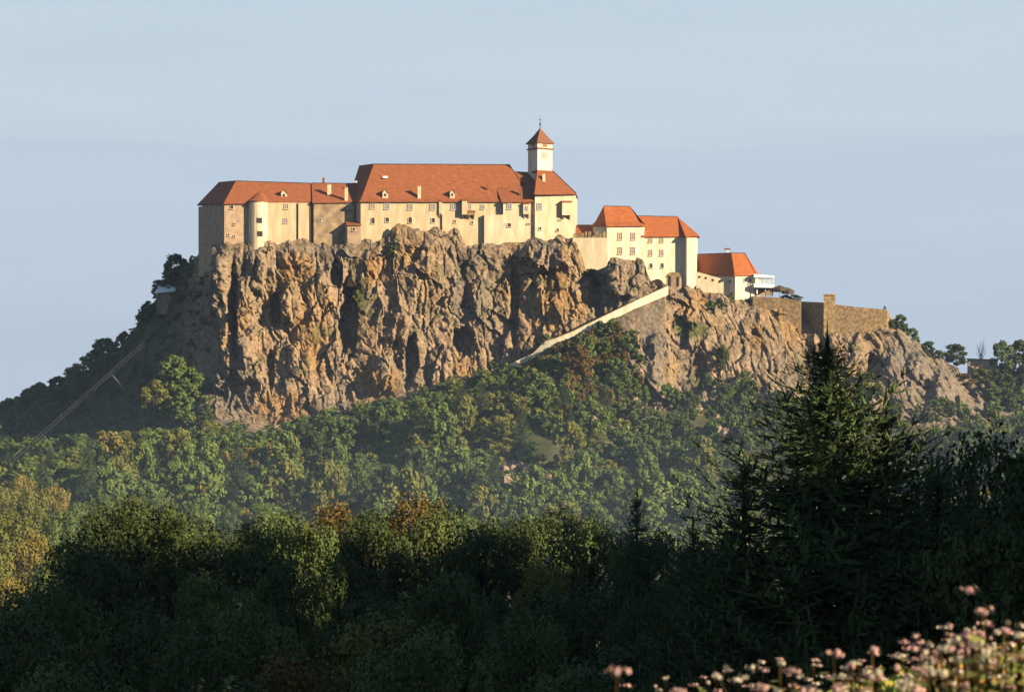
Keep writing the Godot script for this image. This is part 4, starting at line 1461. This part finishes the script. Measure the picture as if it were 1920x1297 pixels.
func build_trees() -> void:
	for t in LEAVES:
		make_broadleaf("far_a_" + t, t, 11.0, 8.0, 13, 4200, 0.5)
		make_broadleaf("far_b_" + t, t, 10.0, 8.5, 11, 4200, 0.5, 0.08)
		make_broadleaf("near_" + t, t, 13.0, 8.0, 28, 14000, 0.19, 0.15)
	for t in ["dark", "deep", "olive", "rust"]:
		make_broadleaf("wood_" + t, t, 13.0, 8.0, 30, 30000, 0.125, 0.15, 0.92)
	for t in ["dark", "deep"]:
		make_broadleaf("wood_b_" + t, t, 13.0, 8.5, 26, 30000, 0.125, 0.12, 1.0)
	for t in ["green", "dark", "olive", "rust"]:
		make_broadleaf("shrub_" + t, t, 3.0, 3.6, 7, 900, 0.34, 0.1)
	make_spruce("spruce_a", 12.0, 0.40, 52, 11, 26, Color(0.022, 0.04, 0.015), Color(0.045, 0.07, 0.025), 0.36)
	make_spruce("spruce_b", 12.0, 0.33, 48, 10, 22, Color(0.022, 0.04, 0.015), Color(0.045, 0.07, 0.025), 0.36)

	make_spruce("slope_spruce", 12.0, 0.25, 24, 7, 9, Color(0.016, 0.03, 0.013), Color(0.03, 0.048, 0.02), 0.8)

	# --- wood on the slope below the cliff
	var nz := noise(41, 0.008, 3)
	var spots := []
	var tries := 0
	while spots.size() < 300 and tries < 9000:
		tries += 1
		var px := rng.randf_range(-40, 1960)
		var d := rng.randf_range(610, 795)
		var s := station(px)
		var limit: float = s[2] - 2.5 if px < 1120.0 else s[0] + 4.0
		if px > 1540.0:
			limit = s[0] + 8.0
		if d > limit:
			continue
		if px > 1330.0 and px < 1760.0 and d < 735.0:
			continue
		var y := floor_y(px, d)
		var py := HOR - (y - EYE) / (K * d)
		# bare rocky patches among the trees
		if absf(px - 990.0) < 50.0 and py > 872.0 and py < 935.0:
			continue
		if absf(px - 1230.0) < 130.0 and py > 785.0 and py < 845.0 and rng.randf() < 0.4:
			continue
		var ok := true
		for q in spots:
			if absf(q[0].x - (px - 960.0) * K * d) < 5.0 and absf(q[0].z + d) < 7.0:
				ok = false
				break
		if not ok:
			continue
		spots.append([F(px, d, y), px, py])
	for q in spots:
		var px: float = q[1]
		var g := nz.get_noise_2d(q[0].x, q[0].z * 1.5) + rng.randf_range(-0.3, 0.3)
		var t := "green"
		if g < -0.25:
			t = "dark"
		elif g < -0.02:
			t = "deep"
		elif g > 0.3:
			t = "olive"
		if rng.randf() < 0.02:
			t = "yellow"
		elif px > 930.0 and px < 1200.0 and -q[0].z > 748.0 and rng.randf() < 0.45:
			t = ["rust", "olive", "yellow", "rust"][rng.randi() % 4]
		elif px < 520.0 and -q[0].z < 760.0:
			t = ["green", "olive", "green", "green", "olive", "deep", "green", "yellow"][rng.randi() % 8]
		var h := rng.randf_range(6.0, 12.0) if rng.randf() < 0.65 else rng.randf_range(12.0, 18.0)
		var key: String = ("far_a_" if rng.randf() < 0.5 else "far_b_") + t
		if -q[0].z > 758.0:
			h *= 0.75
		h = minf(h, top_limit(px, -q[0].z) - q[0].y - rng.randf() * 1.5)
		if h < 2.2:
			continue
		if rng.randf() < 0.12 and h > 6.0:
			plant("slope_spruce", "slope_spruce", q[0] - Vector3(0, 0.3, 0), h * 1.05, h * 0.5, "dark pointed spruce among the broadleaf trees under the cliff", "spruce", "spruces on the slope under the cliff")
			continue
		plant(key, "broadleaf_tree", q[0] - Vector3(0, 0.3, 0), h, h * (rng.randf_range(0.75, 1.15) if h < 12.0 else rng.randf_range(0.5, 0.8)), WORDS[t] + " broadleaf tree in the wood on the slope under the cliff", "tree", "trees on the slope under the cliff")
	# --- dark wood on the shaded west flank and skyline
	for k in 110:
		var px := rng.randf_range(-30, 335)
		var s := station(px)
		var f := rng.randf()
		if k < 34:
			f = 1.0
		var d := lerpf(s[4], s[6], f)
		var y := lerpf(s[5], s[7], f)
		var h := rng.randf_range(2.5, 5.5) if px > 200.0 else rng.randf_range(4.5, 8.5)
		var t: String = ["dark", "deep", "green"][rng.randi() % 3]
		plant("far_b_" + t, "flank_tree", F(px, d, y - 0.4), h, h * rng.randf_range(0.9, 1.4), WORDS[t] + " tree clinging to the shaded west flank of the hill", "tree", "trees on the shaded west flank")
	for q in [[322, 665, 778, 14.0, 12.0, "green"], [358, 688, 776, 11.0, 9.0, "green"], [292, 712, 774, 11.0, 10.0, "olive"], [340, 735, 768, 10.0, 10.0, "green"], [390, 770, 772, 5.5, 5.0, "dark"]]:
		var top := P(q[0], q[1], q[2])
		plant("far_a_" + q[5], "cliff_foot_tree", top - Vector3(0, q[3], 0), q[3], q[4], WORDS[q[5]] + " sunlit tree at the western foot of the cliff", "tree", "sunlit trees at the western cliff foot")
	plant("far_b_dark", "castle_corner_tree", P(331, 552, 843), 12.6, 9.5, "dark spreading tree beside the lift station under the castle corner", "tree", "")
	# --- eastern ridge
	for q in [[1795, 645, 788, 6.5, 8.5, "dark"], [1772, 660, 787, 4.0, 4.5, "deep"], [1880, 640, 786, 12.0, 9.0, "deep"], [1912, 638, 786, 13.0, 9.0, "dark"], [1940, 645, 788, 12.0, 9.0, "deep"], [1890, 700, 780, 9.0, 8.0, "dark"], [1840, 690, 786, 5.0, 7.0, "olive"], [1810, 700, 783, 5.0, 7.0, "rust"], [1860, 715, 779, 6.0, 7.0, "green"], [1905, 740, 776, 8.0, 8.0, "deep"], [1870, 760, 772, 7.0, 8.0, "green"], [1690, 590, 788, 5.5, 4.5, "dark"], [1712, 615, 787, 5.0, 5.0, "green"], [1740, 640, 786, 4.5, 5.0, "dark"]]:
		var top := P(q[0], q[1], q[2])
		plant("far_b_" + q[5], "ridge_tree", top - Vector3(0, q[3], 0), q[3], q[4], WORDS[q[5]] + " tree on the low ridge east of the bastion", "tree", "trees on the eastern ridge")
	var bare := thing("bare_tree", "leafless grey tree standing behind the distant wall", "tree", P(1842, 690, 795))
	var bt := MB.new()
	var b0 := P(1842, 700, 795)
	bt.tube(b0, P(1841, 668, 795), 0.25, 0.16, 6)
	for k in 16:
		var a := rng.randf_range(-0.6, 0.6)
		var st := P(1841, rng.randf_range(664, 682), 795)
		var en := st + Vector3(sin(a) * 3.2, cos(a) * rng.randf_range(2.5, 5.2), rng.randf_range(-1.2, 1.2))
		bt.tube(st, en, 0.07, 0.02, 4)
		for s in 3:
			var m := st.lerp(en, 0.4 + 0.2 * s)
			bt.tube(m, m + Vector3(rng.randf_range(-0.9, 0.9), rng.randf_range(0.6, 1.5), rng.randf_range(-0.5, 0.5)), 0.03, 0.012, 3)
	part(bare, "trunk", bt, M.bark)
	# --- shrubs on the cliff and walls
	for q in [[1018, 628, 780, 6.8, 5.0, "dark", "dense dark bush beside the bend of the ramp"], [1105, 505, 791, 2.6, 4.5, "dark", "small dark bush under the courtyard wall"], [1350, 560, 783, 3.4, 3.0, "dark", "round bush below the loophole wall"], [1372, 548, 784, 3.2, 2.6, "green", "bush in the corner between loophole wall and terrace house"], [1335, 564, 781, 3.0, 3.2, "green", "pale green bush on the slope below the loophole wall"], [735, 462, 794, 3.2, 4.0, "dark", "dark shrub growing on the rock outcrop before the great hall"], [745, 448, 794.5, 2.4, 3.0, "green", "shrub on top of the rock outcrop before the great hall"], [1660, 574, 785, 1.2, 1.0, "dark", "tiny bush on the corner of the bastion"], [1490, 553, 788, 1.6, 6.0, "dark", "low dark hedge on the terrace edge beside the parasols"], [1475, 553, 788, 1.5, 4.0, "dark", "short dark hedge behind the parasols"], [505, 462, 796, 1.4, 2.4, "olive", "dry shrub at the foot of the round turret"], [670, 545, 786, 3.0, 3.4, "olive", "olive shrub at the edge of the deep gully"], [1150, 598, 776, 4.5, 5.0, "green", "bush leaning on the ramp parapet"], [1125, 604, 775, 5.5, 5.5, "dark", "tall bush growing in front of the ramp parapet"], [1095, 625, 774, 5.0, 5.5, "green", "leafy bush below the middle of the ramp"], [845, 705, 783, 3.0, 4.0, "olive", "olive bush at the cliff foot near the ramp start"], [925, 678, 778, 3.5, 4.0, "dark", "dark bush at the lower end of the ramp"]]:
		var top := P(q[0], q[1], q[2])
		plant("shrub_" + q[5], "bush", top - Vector3(0, q[3], 0), q[3], q[4], q[6], "bush", "bushes on the castle rock")
	for k in 110:
		var px := rng.randf_range(1000, 1205)
		var py := rng.randf_range(610, 800)
		if Y(py, 768) > top_limit(px, 768):
			continue
		var s := station(px)
		var y := Y(py, 768)
		var f := clampf((y - s[1]) / (s[3] - s[1]), 0, 1)
		var d := lerpf(s[0], s[2], f) - 0.5
		var t: String = ["green", "dark", "olive", "green", "rust", "dark"][rng.randi() % 6]
		plant("shrub_" + t, "slope_bush", F(px, d, lerpf(s[1], s[3], f) - 0.8), rng.randf_range(2.6, 4.6), rng.randf_range(3.2, 5.5), WORDS[t] + " bush on the steep bank between ramp and lower cliff", "bush", "bushes on the bank below the ramp")
	for k in 56:
		var px := rng.randf_range(1015, 1150)
		var s := station(px)
		var d := rng.randf_range(724, s[2] - 3.0)
		var t: String = ["green", "olive", "green", "rust", "olive", "dark"][rng.randi() % 6]
		var h := minf(rng.randf_range(3.0, 6.0), top_limit(px, d) - floor_y(px, d))
		if h < 1.5:
			continue
		plant("shrub_" + t, "slope_bush", F(px, d, floor_y(px, d) - 0.5), h, rng.randf_range(3.5, 6.0), WORDS[t] + " bush on the steep bank between ramp and lower cliff", "bush", "bushes on the bank below the ramp")
	for k in 60:
		var px := rng.randf_range(1190, 1560)
		var s := station(px)
		var f := pow(rng.randf(), 1.7) * (0.25 + 0.4 * smoothstep(90.0, 20.0, absf(px - 1375.0)))
		var t: String = ["dark", "deep", "green"][rng.randi() % 3]
		if t == "deep":
			t = "dark"
		plant("shrub_" + t, "ledge_bush", F(px, lerpf(s[0], s[2], f) - 1.0, lerpf(s[1], s[3], f) - 0.6), rng.randf_range(2.6, 6.0), rng.randf_range(3.0, 5.5), WORDS[t] + " bush growing at the base of the eastern lower cliff", "bush", "bushes at the base of the eastern cliff")
	for k in 46:
		var px := rng.randf_range(1570, 1860)
		var s := station(px)
		var f := pow(rng.randf(), 1.3) * 0.9
		var t: String = ["dark", "green", "olive", "dark"][rng.randi() % 4]
		plant("shrub_" + t, "rock_bush", F(px, lerpf(s[0], s[2], f) - 0.8, lerpf(s[1], s[3], f) - 0.7), rng.randf_range(1.8, 4.5), rng.randf_range(2.5, 5.0), WORDS[t] + " bush rooted in the grey rock below the bastion", "bush", "bushes in the grey rock below the bastion")
	for q in [[1676, 598, 787], [1688, 606, 787], [1700, 618, 786.5], [1716, 632, 786.5], [1730, 645, 786], [1744, 655, 786], [1758, 663, 786]]:
		plant("shrub_dark", "rim_bush", P(q[0], q[1] + 22, q[2]), rng.randf_range(3.2, 4.4), rng.randf_range(3.4, 4.6), "dark bush in the row along the rim east of the bastion", "bush", "bushes along the rim east of the bastion")
	# --- tall sunlit trees in the valley to the west
	for q in [[20, 955, 380, "olive"], [62, 990, 372, "yellow"], [-20, 1010, 350, "olive"], [95, 1040, 360, "green"], [15, 1075, 330, "yellow"], [110, 950, 430, "green"], [55, 915, 470, "olive"], [150, 935, 480, "deep"], [-10, 905, 500, "olive"], [100, 905, 520, "yellow"], [190, 920, 520, "green"], [250, 925, 530, "olive"], [310, 930, 540, "green"], [40, 885, 560, "yellow"], [130, 1010, 400, "deep"], [370, 930, 560, "green"], [430, 935, 570, "deep"], [490, 938, 560, "green"], [120, 1090, 330, "green"], [70, 1120, 310, "green"]]:
		var x: float = (q[0] - 960.0) * K * q[2]
		var gy := floor_y(q[0], q[2])
		var h: float = Y(q[1], q[2]) - gy
		plant("near_" + q[3], "valley_tree", Vector3(x, gy, -q[2]), h, h * rng.randf_range(0.42, 0.55), WORDS[q[3]] + " tall sunlit tree in the valley west of the wood edge", "tree", "tall valley trees")
	# --- dark wood in front
	var fg := [[250, 915, 150, "dark", 9.5], [190, 945, 150, "dark", 8.0], [330, 955, 155, "deep", 8.0], [400, 975, 150, "dark", 8.0], [470, 965, 160, "deep", 8.5], [545, 945, 175, "deep", 9.0], [625, 930, 185, "rust", 10.0], [700, 940, 180, "dark", 9.0], [770, 918, 190, "rust", 11.0], [845, 938, 185, "deep", 10.0], [905, 975, 175, "dark", 8.5], [985, 955, 180, "dark", 10.0], [1050, 940, 190, "dark", 11.0], [1110, 965, 180, "deep", 9.0], [1245, 985, 170, "dark", 8.0], [1300, 1000, 150, "dark", 8.0], [150, 1010, 125, "dark", 7.5], [90, 1075, 110, "deep", 7.0], [30, 1130, 95, "dark", 6.5], [-15, 1165, 85, "dark", 6.0]]
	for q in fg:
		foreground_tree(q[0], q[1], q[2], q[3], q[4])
	for row in [[135, 1035], [112, 1090], [95, 1145], [80, 1200], [68, 1250]]:
		var d0: float = row[0]
		var step := 6.4 / (K * d0) * 0.72
		var px := -60.0 + rng.randf() * step * 0.5
		while px < 1480.0:
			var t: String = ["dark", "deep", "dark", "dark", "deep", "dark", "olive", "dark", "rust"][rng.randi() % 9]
			var lift := 0.0
			if px < 170.0 and row[1] < 1150:
				lift = 60.0
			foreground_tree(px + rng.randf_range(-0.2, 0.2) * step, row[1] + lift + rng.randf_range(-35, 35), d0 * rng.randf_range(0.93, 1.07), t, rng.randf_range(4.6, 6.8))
			px += step * rng.randf_range(0.8, 1.2)
	# --- spruces in front
	for q in [[1552, 636, 62, "spruce_a", 15.5, "broad dark spruce with a ragged pointed top, tallest in front of the cliff"], [1662, 765, 63, "spruce_b", 11.0, "dark spruce with a bare leader rising behind the broad spruce"], [1395, 872, 64, "spruce_b", 10.5, "dark spruce with a thin curved tip next to the broadleaf wood"], [1760, 880, 60, "spruce_b", 10.0, "low dark spruce between the two broad spruces"], [1195, 930, 130, "spruce_b", 8.5, "distant dark spruce tip rising over the broadleaf wood"], [1300, 985, 90, "spruce_b", 7.5, "small dark spruce between broadleaf wood and tall spruces"]]:
		var gy := ground_y((q[0] - 960.0) * K * q[2], q[2])
		plant(q[3], "spruce_tree", F(q[0], q[2], gy), Y(q[1], q[2]) - gy, q[4], q[5], "spruce", "spruces at the field edge")

func make_boulder(key: String) -> void:
	var n := noise(rng.randi() % 1000, 0.9, 3)
	var mb := MB.new()
	var rings := 7
	var segs := 10
	var pts := []
	for i in rings + 1:
		var row := []
		for j in segs:
			var a := PI * i / rings
			var b := TAU * j / segs
			var dir := Vector3(sin(a) * cos(b), cos(a), sin(a) * sin(b))
			row.append(dir * Vector3(1.0, 0.75, 0.9) * (1.0 + 0.55 * n.get_noise_3dv(dir)) + Vector3(0, 0.5, 0))
		pts.append(row)
	for i in rings:
		for j in segs:
			var k := (j + 1) % segs
			mb.col = Color(0.24, 0.20, 0.16).lerp(Color(0.30, 0.23, 0.18), rng.randf())
			var q: Array = [pts[i][j], pts[i][k], pts[i + 1][k], pts[i + 1][j]]
			mb.face(q, (q[0] + q[2]) * 0.5 - Vector3(0, 0.5, 0))
	var root := Node3D.new()
	var o := MeshInstance3D.new()
	o.name = "stone"
	o.mesh = mb.mesh()
	o.mesh.surface_set_material(0, M.rock)
	root.add_child(o)
	PROTO[key] = [root, 1.4, 2.0]

func build_boulders() -> void:
	for k in 4:
		make_boulder("boulder_%d" % k)
	for k in 64:
		var px: float
		var py: float
		if k < 24:
			px = rng.randf_range(945, 1035)
			py = rng.randf_range(872, 912)
		else:
			px = rng.randf_range(1090, 1370)
			py = rng.randf_range(765, 835)
		# find the slope under that direction
		var d := 640.0
		while d < 790.0 and HOR - (floor_y(px, d) - EYE) / (K * d) > py:
			d += 1.0
		var sz := rng.randf_range(1.2, 4.2)
		plant("boulder_%d" % (k % 4), "boulder", F(px, d, floor_y(px, d) - 0.2 * sz), sz * rng.randf_range(0.7, 1.1), sz, "pale weathered boulder lying in the " + ("bare scree patch within the wood" if k < 24 else "scree below the eastern lower cliff"), "boulder", "boulders in the scree")

func scatter(called: String, key: String, label: String, places: Array, tints: Array) -> void: # places: [point, height, width]
	var mm := MultiMesh.new()
	mm.transform_format = MultiMesh.TRANSFORM_3D
	mm.use_colors = true
	var pr: Array = PROTO[key]
	mm.mesh = pr[0].get_node("crown").mesh
	mm.instance_count = places.size()
	for k in places.size():
		var q: Array = places[k]
		var b := Basis(Vector3.UP, rng.randf() * TAU).scaled(Vector3(q[2] / pr[2], q[1] / pr[1], q[2] / pr[2]))
		mm.set_instance_transform(k, Transform3D(b, q[0]))
		mm.set_instance_color(k, tints[rng.randi() % tints.size()])
	var o := MultiMeshInstance3D.new()
	o.name = numbered(called)
	o.multimesh = mm
	add_child(o)
	tag(o, label, "", "", "stuff")

func field_edge_trees() -> void:
	for q in [[1850, 782, 74, "dark", 7.0, "dense dark round-topped tree at the field edge behind the pink flowers"], [1935, 815, 66, "deep", 7.0, "dark leafy tree at the field edge beyond the tallest pink flower"], [1785, 905, 66, "dark", 6.0, "low dark leafy tree filling the gap beside the broad spruce"], [1890, 930, 58, "dark", 5.5, "dark leafy tree standing before the round-topped tree"]]:
		var gy := ground_y((q[0] - 960.0) * K * q[2], q[2])
		plant("wood_b_dark" if q[3] == "dark" else "wood_dark", "field_edge_tree", F(q[0], q[2], gy), Y(q[1], q[2]) - gy, q[4], q[5], "tree", "trees at the field edge")

func top_limit(px: float, d: float) -> float: # how high a tree may reach before it would hide the cliff or the ramp
	var lim := [[-200, 890], [0, 880], [80, 848], [160, 822], [260, 800], [380, 790], [430, 800], [500, 812], [560, 785], [700, 754], [850, 716], [930, 694], [1000, 680], [1060, 655], [1090, 622], [1150, 606], [1195, 640], [1215, 770], [1300, 762], [1340, 715], [1400, 730], [1480, 750], [1560, 775], [1640, 790], [1800, 800], [1850, 770], [2100, 740]]
	var k := 0
	while k < lim.size() - 2 and lim[k + 1][0] < px:
		k += 1
	var f := clampf((px - lim[k][0]) / float(lim[k + 1][0] - lim[k][0]), 0, 1)
	var py := lerpf(lim[k][1], lim[k + 1][1], f)
	if d > 772.0 and px < 260.0:
		py = minf(py, 815.0)
	elif px < 950.0:
		py += 9.0 * sin(px * 0.11) + 6.0 * sin(px * 0.37)
	return Y(py, d)

func build_undergrowth() -> void:
	var a := []
	while a.size() < 4400:
		var px := rng.randf_range(-100, 2050)
		var d := rng.randf_range(560, 786)
		var s := station(px)
		var limit: float = s[2] + 1.0 if px < 1110.0 else s[0] + 6.0
		if d > limit:
			continue
		var y := floor_y(px, d)
		var py := HOR - (y - EYE) / (K * d)
		if absf(px - 990.0) < 42.0 and py > 874.0 and py < 912.0 and rng.randf() < 0.8:
			continue
		var uh := minf(rng.randf_range(2.0, 4.2), top_limit(px, d) - y + 0.5)
		if uh < 0.8:
			continue
		a.append([F(px, d, y - 0.5), uh, minf(rng.randf_range(3.5, 6.0), uh * 2.2)])
	scatter("undergrowth", "shrub_green", "mixed green undergrowth covering the slope under the cliff", a, [Color(1, 1, 1), Color(0.7, 0.8, 0.9), Color(1.3, 1.15, 1.0), Color(0.8, 0.9, 1.1), Color(1.6, 1.2, 0.9)])
	a = []
	while a.size() < 1150:
		var px := rng.randf_range(-200, 392)
		var s := station(px)
		var f := rng.randf()
		var low := rng.randf() < 0.45
		var d: float = lerpf(s[2], s[4], f) if low else lerpf(s[4], s[6], f)
		var y: float = lerpf(s[3], s[5], f) if low else lerpf(s[5], s[7], f)
		a.append([F(px, d, y - 0.6), rng.randf_range(1.3, 2.6), rng.randf_range(2.5, 4.5)])
	scatter("flank_undergrowth", "shrub_green", "scrub covering the shaded west flank of the hill", a, [Color(1, 1, 1), Color(0.7, 0.8, 0.9), Color(1.3, 1.15, 1.0), Color(0.8, 0.9, 1.1)])
	a = []
	for k in 260:
		var px := rng.randf_range(1700, 2300)
		var s := station(px)
		var f := rng.randf()
		if px < 1850.0:
			continue
		a.append([F(px, lerpf(s[0], s[6], f), lerpf(s[1], s[7], f) - 0.6), rng.randf_range(2.0, 4.5), rng.randf_range(3.0, 6.0)])
	scatter("ridge_undergrowth", "shrub_green", "scrub covering the eastern ridge beyond the cliff", a, [Color(1, 1, 1), Color(0.8, 0.9, 1.0), Color(1.4, 1.1, 0.9)])

func side_hill_y(u: float, d: float) -> float: # u: metres to the east of the frame's edge
	var along := smoothstep(-35.0, 15.0, d) * smoothstep(250.0, 190.0, d)
	return ground_y(40.0, d) + (smoothstep(0.0, 62.0, u) - smoothstep(90.0, 210.0, u)) * 31.0 * along - 0.5

func build_side_hill() -> void: # the wooded rise east of the view, through whose trees the evening sun reaches the front wood
	var v := PackedVector3Array()
	for i in 40:
		var d := -60.0 + i * 9.0
		for j in 24:
			var u := j * 10.0
			v.append(Vector3(maxf(0.2 * d, 0.0) + 14.0 + u, side_hill_y(u, d), -d))
	struct("hill", grid_mesh(v, 24, PackedColorArray()), M.soil, "wooded rise east of the viewpoint that shades the front wood")
	var a := []
	for k in 120:
		var d := rng.randf_range(-5, 195)
		var u := rng.randf_range(34, 96)
		a.append([Vector3(maxf(0.2 * d, 0.0) + 14.0 + u, side_hill_y(u, d) - 0.5, -d), rng.randf_range(20, 30), rng.randf_range(9, 12)])
	scatter("hill_wood", "far_a_dark", "dark trees crowning the rise east of the viewpoint", a, [Color(1, 1, 1)])

func build_east_wood() -> void: # the spruce wood goes on beyond the edge of the view and keeps the evening sun from the spruces
	var a := []
	for k in 60:
		var d := rng.randf_range(10, 60)
		var x := rng.randf_range(0.2 * d + 27.0, 0.2 * d + 58.0)
		a.append([Vector3(x, ground_y(x, d) - 0.5, -d), rng.randf_range(24, 31), rng.randf_range(9, 11)])
	scatter("forest", "spruce_b", "dark spruce wood going on east of the field", a, [Color(1, 1, 1)])

func foreground_tree(px: float, py: float, d: float, t: String, w: float) -> void:
	var x := (px - 960.0) * K * d
	var gy := ground_y(x, d)
	var key := "wood_" + t
	if (t == "dark" or t == "deep") and rng.randf() < 0.5:
		key = "wood_b_" + t
	plant(key, "woodland_tree", Vector3(x, gy, -d), maxf(Y(py, d) - gy, 3.0), w, WORDS[t] + " tree in the shadowy wood below the flower field", "tree", "trees of the shadowy front wood")

# ---------------------------------------------------------------- flowering field
func make_flower(key: String, pink: bool) -> void:
	var root := Node3D.new()
	var st := MB.new()
	st.col = Color(0.16, 0.12, 0.05)
	var lf := MB.new()
	var fw := MB.new()
	var h := 0.9
	var top := Vector3(rng.randf_range(-0.06, 0.06), h, rng.randf_range(-0.06, 0.06))
	st.tube(Vector3.ZERO, top * 0.5 + Vector3(0.02, 0, 0), 0.005, 0.004, 5)
	st.tube(top * 0.5 + Vector3(0.02, 0, 0), top, 0.004, 0.002, 5)
	var heads := [top]
	for k in 2:
		var y := rng.randf_range(0.45, 0.8)
		var a := rng.randf() * TAU
		var e := Vector3(cos(a) * rng.randf_range(0.06, 0.16), h * y + rng.randf_range(0.08, 0.22), sin(a) * rng.randf_range(0.06, 0.16))
		st.tube(Vector3(top.x * y, h * y * 0.9, top.z * y), e, 0.003, 0.0015, 4)
		heads.append(e)
	for k in 26:
		var y := rng.randf_range(0.25, 0.95)
		var a := rng.randf() * TAU
		var out := Vector3(cos(a), rng.randf_range(-0.3, 0.5), sin(a)).normalized()
		lf.col = Color(0.07, 0.12, 0.02).lerp(Color(0.17, 0.17, 0.04), rng.randf())
		if rng.randf() < 0.15:
			lf.col = Color(0.30, 0.16, 0.05)
		var s := rng.randf_range(0.012, 0.026)
		var o := Vector3(top.x * y, h * y, top.z * y) + out * s * 1.2
		lf.leaf(o, out.cross(Vector3.UP).normalized() * s * 0.8, out * s)
	var many := []
	for hd in heads:
		var r := rng.randf_range(0.006, 0.011)
		var flat := Vector3(rng.randf_range(0.8, 1.6), rng.randf_range(0.5, 1.1), rng.randf_range(0.8, 1.6))
		fw = MB.new()
		many.append(["flower_head", fw, M.petal])
		for k in 24:
			var dir := rnd_dir()
			fw.col = (Color(0.34, 0.20, 0.20) if pink else Color(0.36, 0.34, 0.26)).lerp(Color(0.38, 0.30, 0.27), rng.randf() * 0.5)
			var s := 0.0045
			var ax := dir.cross(rnd_dir()).normalized()
			fw.leaf(hd + dir * flat * r * rng.randf_range(0.2, 1.4), ax * s, dir.cross(ax) * s)
	for q in [["stem", st, M.herb], ["foliage", lf, M.herb]] + many:
		var o := MeshInstance3D.new()
		o.name = q[0]
		o.mesh = q[1].mesh()
		o.mesh.surface_set_material(0, q[2])
		root.add_child(o, true)
	PROTO[key] = [root, h, 0.3]

func build_field() -> void:
	# low leafy growth between the flowers
	var hb := MB.new()
	for k in 240:
		var out := rnd_dir()
		out.y = absf(out.y) * 0.8
		hb.col = Color(0.09, 0.15, 0.028).lerp(Color(0.20, 0.21, 0.05), rng.randf())
		if rng.randf() < 0.12:
			hb.col = Color(0.34, 0.18, 0.07)
		var s := rng.randf_range(0.007, 0.018)
		var o := out * Vector3(0.16, 0.5, 0.16) * rng.randf_range(0.4, 1.0) + Vector3(0, 0.2, 0)
		hb.leaf(o, out.cross(rnd_dir()).normalized() * s * 0.7, (out + rnd_dir() * 0.7).normalized() * s)
	var hr := Node3D.new()
	var hi := MeshInstance3D.new()
	hi.name = "crown"
	hi.mesh = hb.mesh()
	hi.mesh.surface_set_material(0, M.herb)
	hr.add_child(hi)
	PROTO["herb"] = [hr, 0.7, 0.32]
	var low := []
	for k in 2000:
		var d := rng.randf_range(4.6, 9.4)
		var px := 1000.0 + 1000.0 * sqrt(rng.randf())
		var top := lerpf(1312.0, 1150.0, pow(clampf((px - 1180.0) / 740.0, 0, 1), 1.2)) + rng.randf_range(-25, 50)
		var x := (px - 960.0) * K * d
		var gy := ground_y(x, d)
		low.append([Vector3(x, gy, -d), maxf(Y(top, d) - gy, 0.3), rng.randf_range(0.3, 0.5)])
	scatter("field_herbs", "herb", "low green and yellowing herbs between the flowers of the field", low, [Color(1, 1, 1), Color(1.2, 1.0, 0.9), Color(0.75, 0.9, 0.8), Color(1.4, 1.2, 0.9)])
	for k in 3:
		make_flower("white_flower_%d" % k, false)
		make_flower("pink_flower_%d" % k, true)
	for k in 120:
		var d := rng.randf_range(5.0, 8.6)
		var px := 1060.0 + 900.0 * sqrt(rng.randf())
		# height of the flower tops: low where the field begins, rising towards the corner
		var top := lerpf(1315.0, 1195.0, clampf((px - 1100.0) / 820.0, 0, 1)) + rng.randf_range(-22, 60)
		if px > 1700.0:
			top -= 30.0 * rng.randf()
		var x := (px - 960.0) * K * d
		var gy := ground_y(x, d)
		var h := Y(top, d) - gy
		var pink := rng.randf() < 0.42
		plant(("pink_flower_%d" if pink else "white_flower_%d") % (rng.randi() % 3), "field_flower", Vector3(x, gy, -d), h, 0.3 * rng.randf_range(0.8, 1.3), ("pink" if pink else "white") + " flowering herb in the field in front of the spruces", "flower", "flowering herbs in the field")
	for q in [[1878, 1105, 5.6, 0, "tall pink flowering herb standing above all the others in the field"], [1862, 1140, 5.2, 1, "tall pink flowering herb leaning beside the tallest one"], [1908, 1150, 5.0, 2, "pink flowering herb at the field corner below the tallest one"], [1082, 1258, 4.2, 0, "single pale pink flowering herb apart from the field before the wood"], [1866, 1185, 5.4, 2, "bright pink flowering herb before the dark spruce"]]:
		var x: float = (q[0] - 960.0) * K * q[2]
		var gy := ground_y(x, q[2])
		plant("pink_flower_%d" % q[3], "tall_flower", Vector3(x, gy, -q[2]), Y(q[1], q[2]) - gy, 0.34, q[4], "flower", "tall flowers in the field")
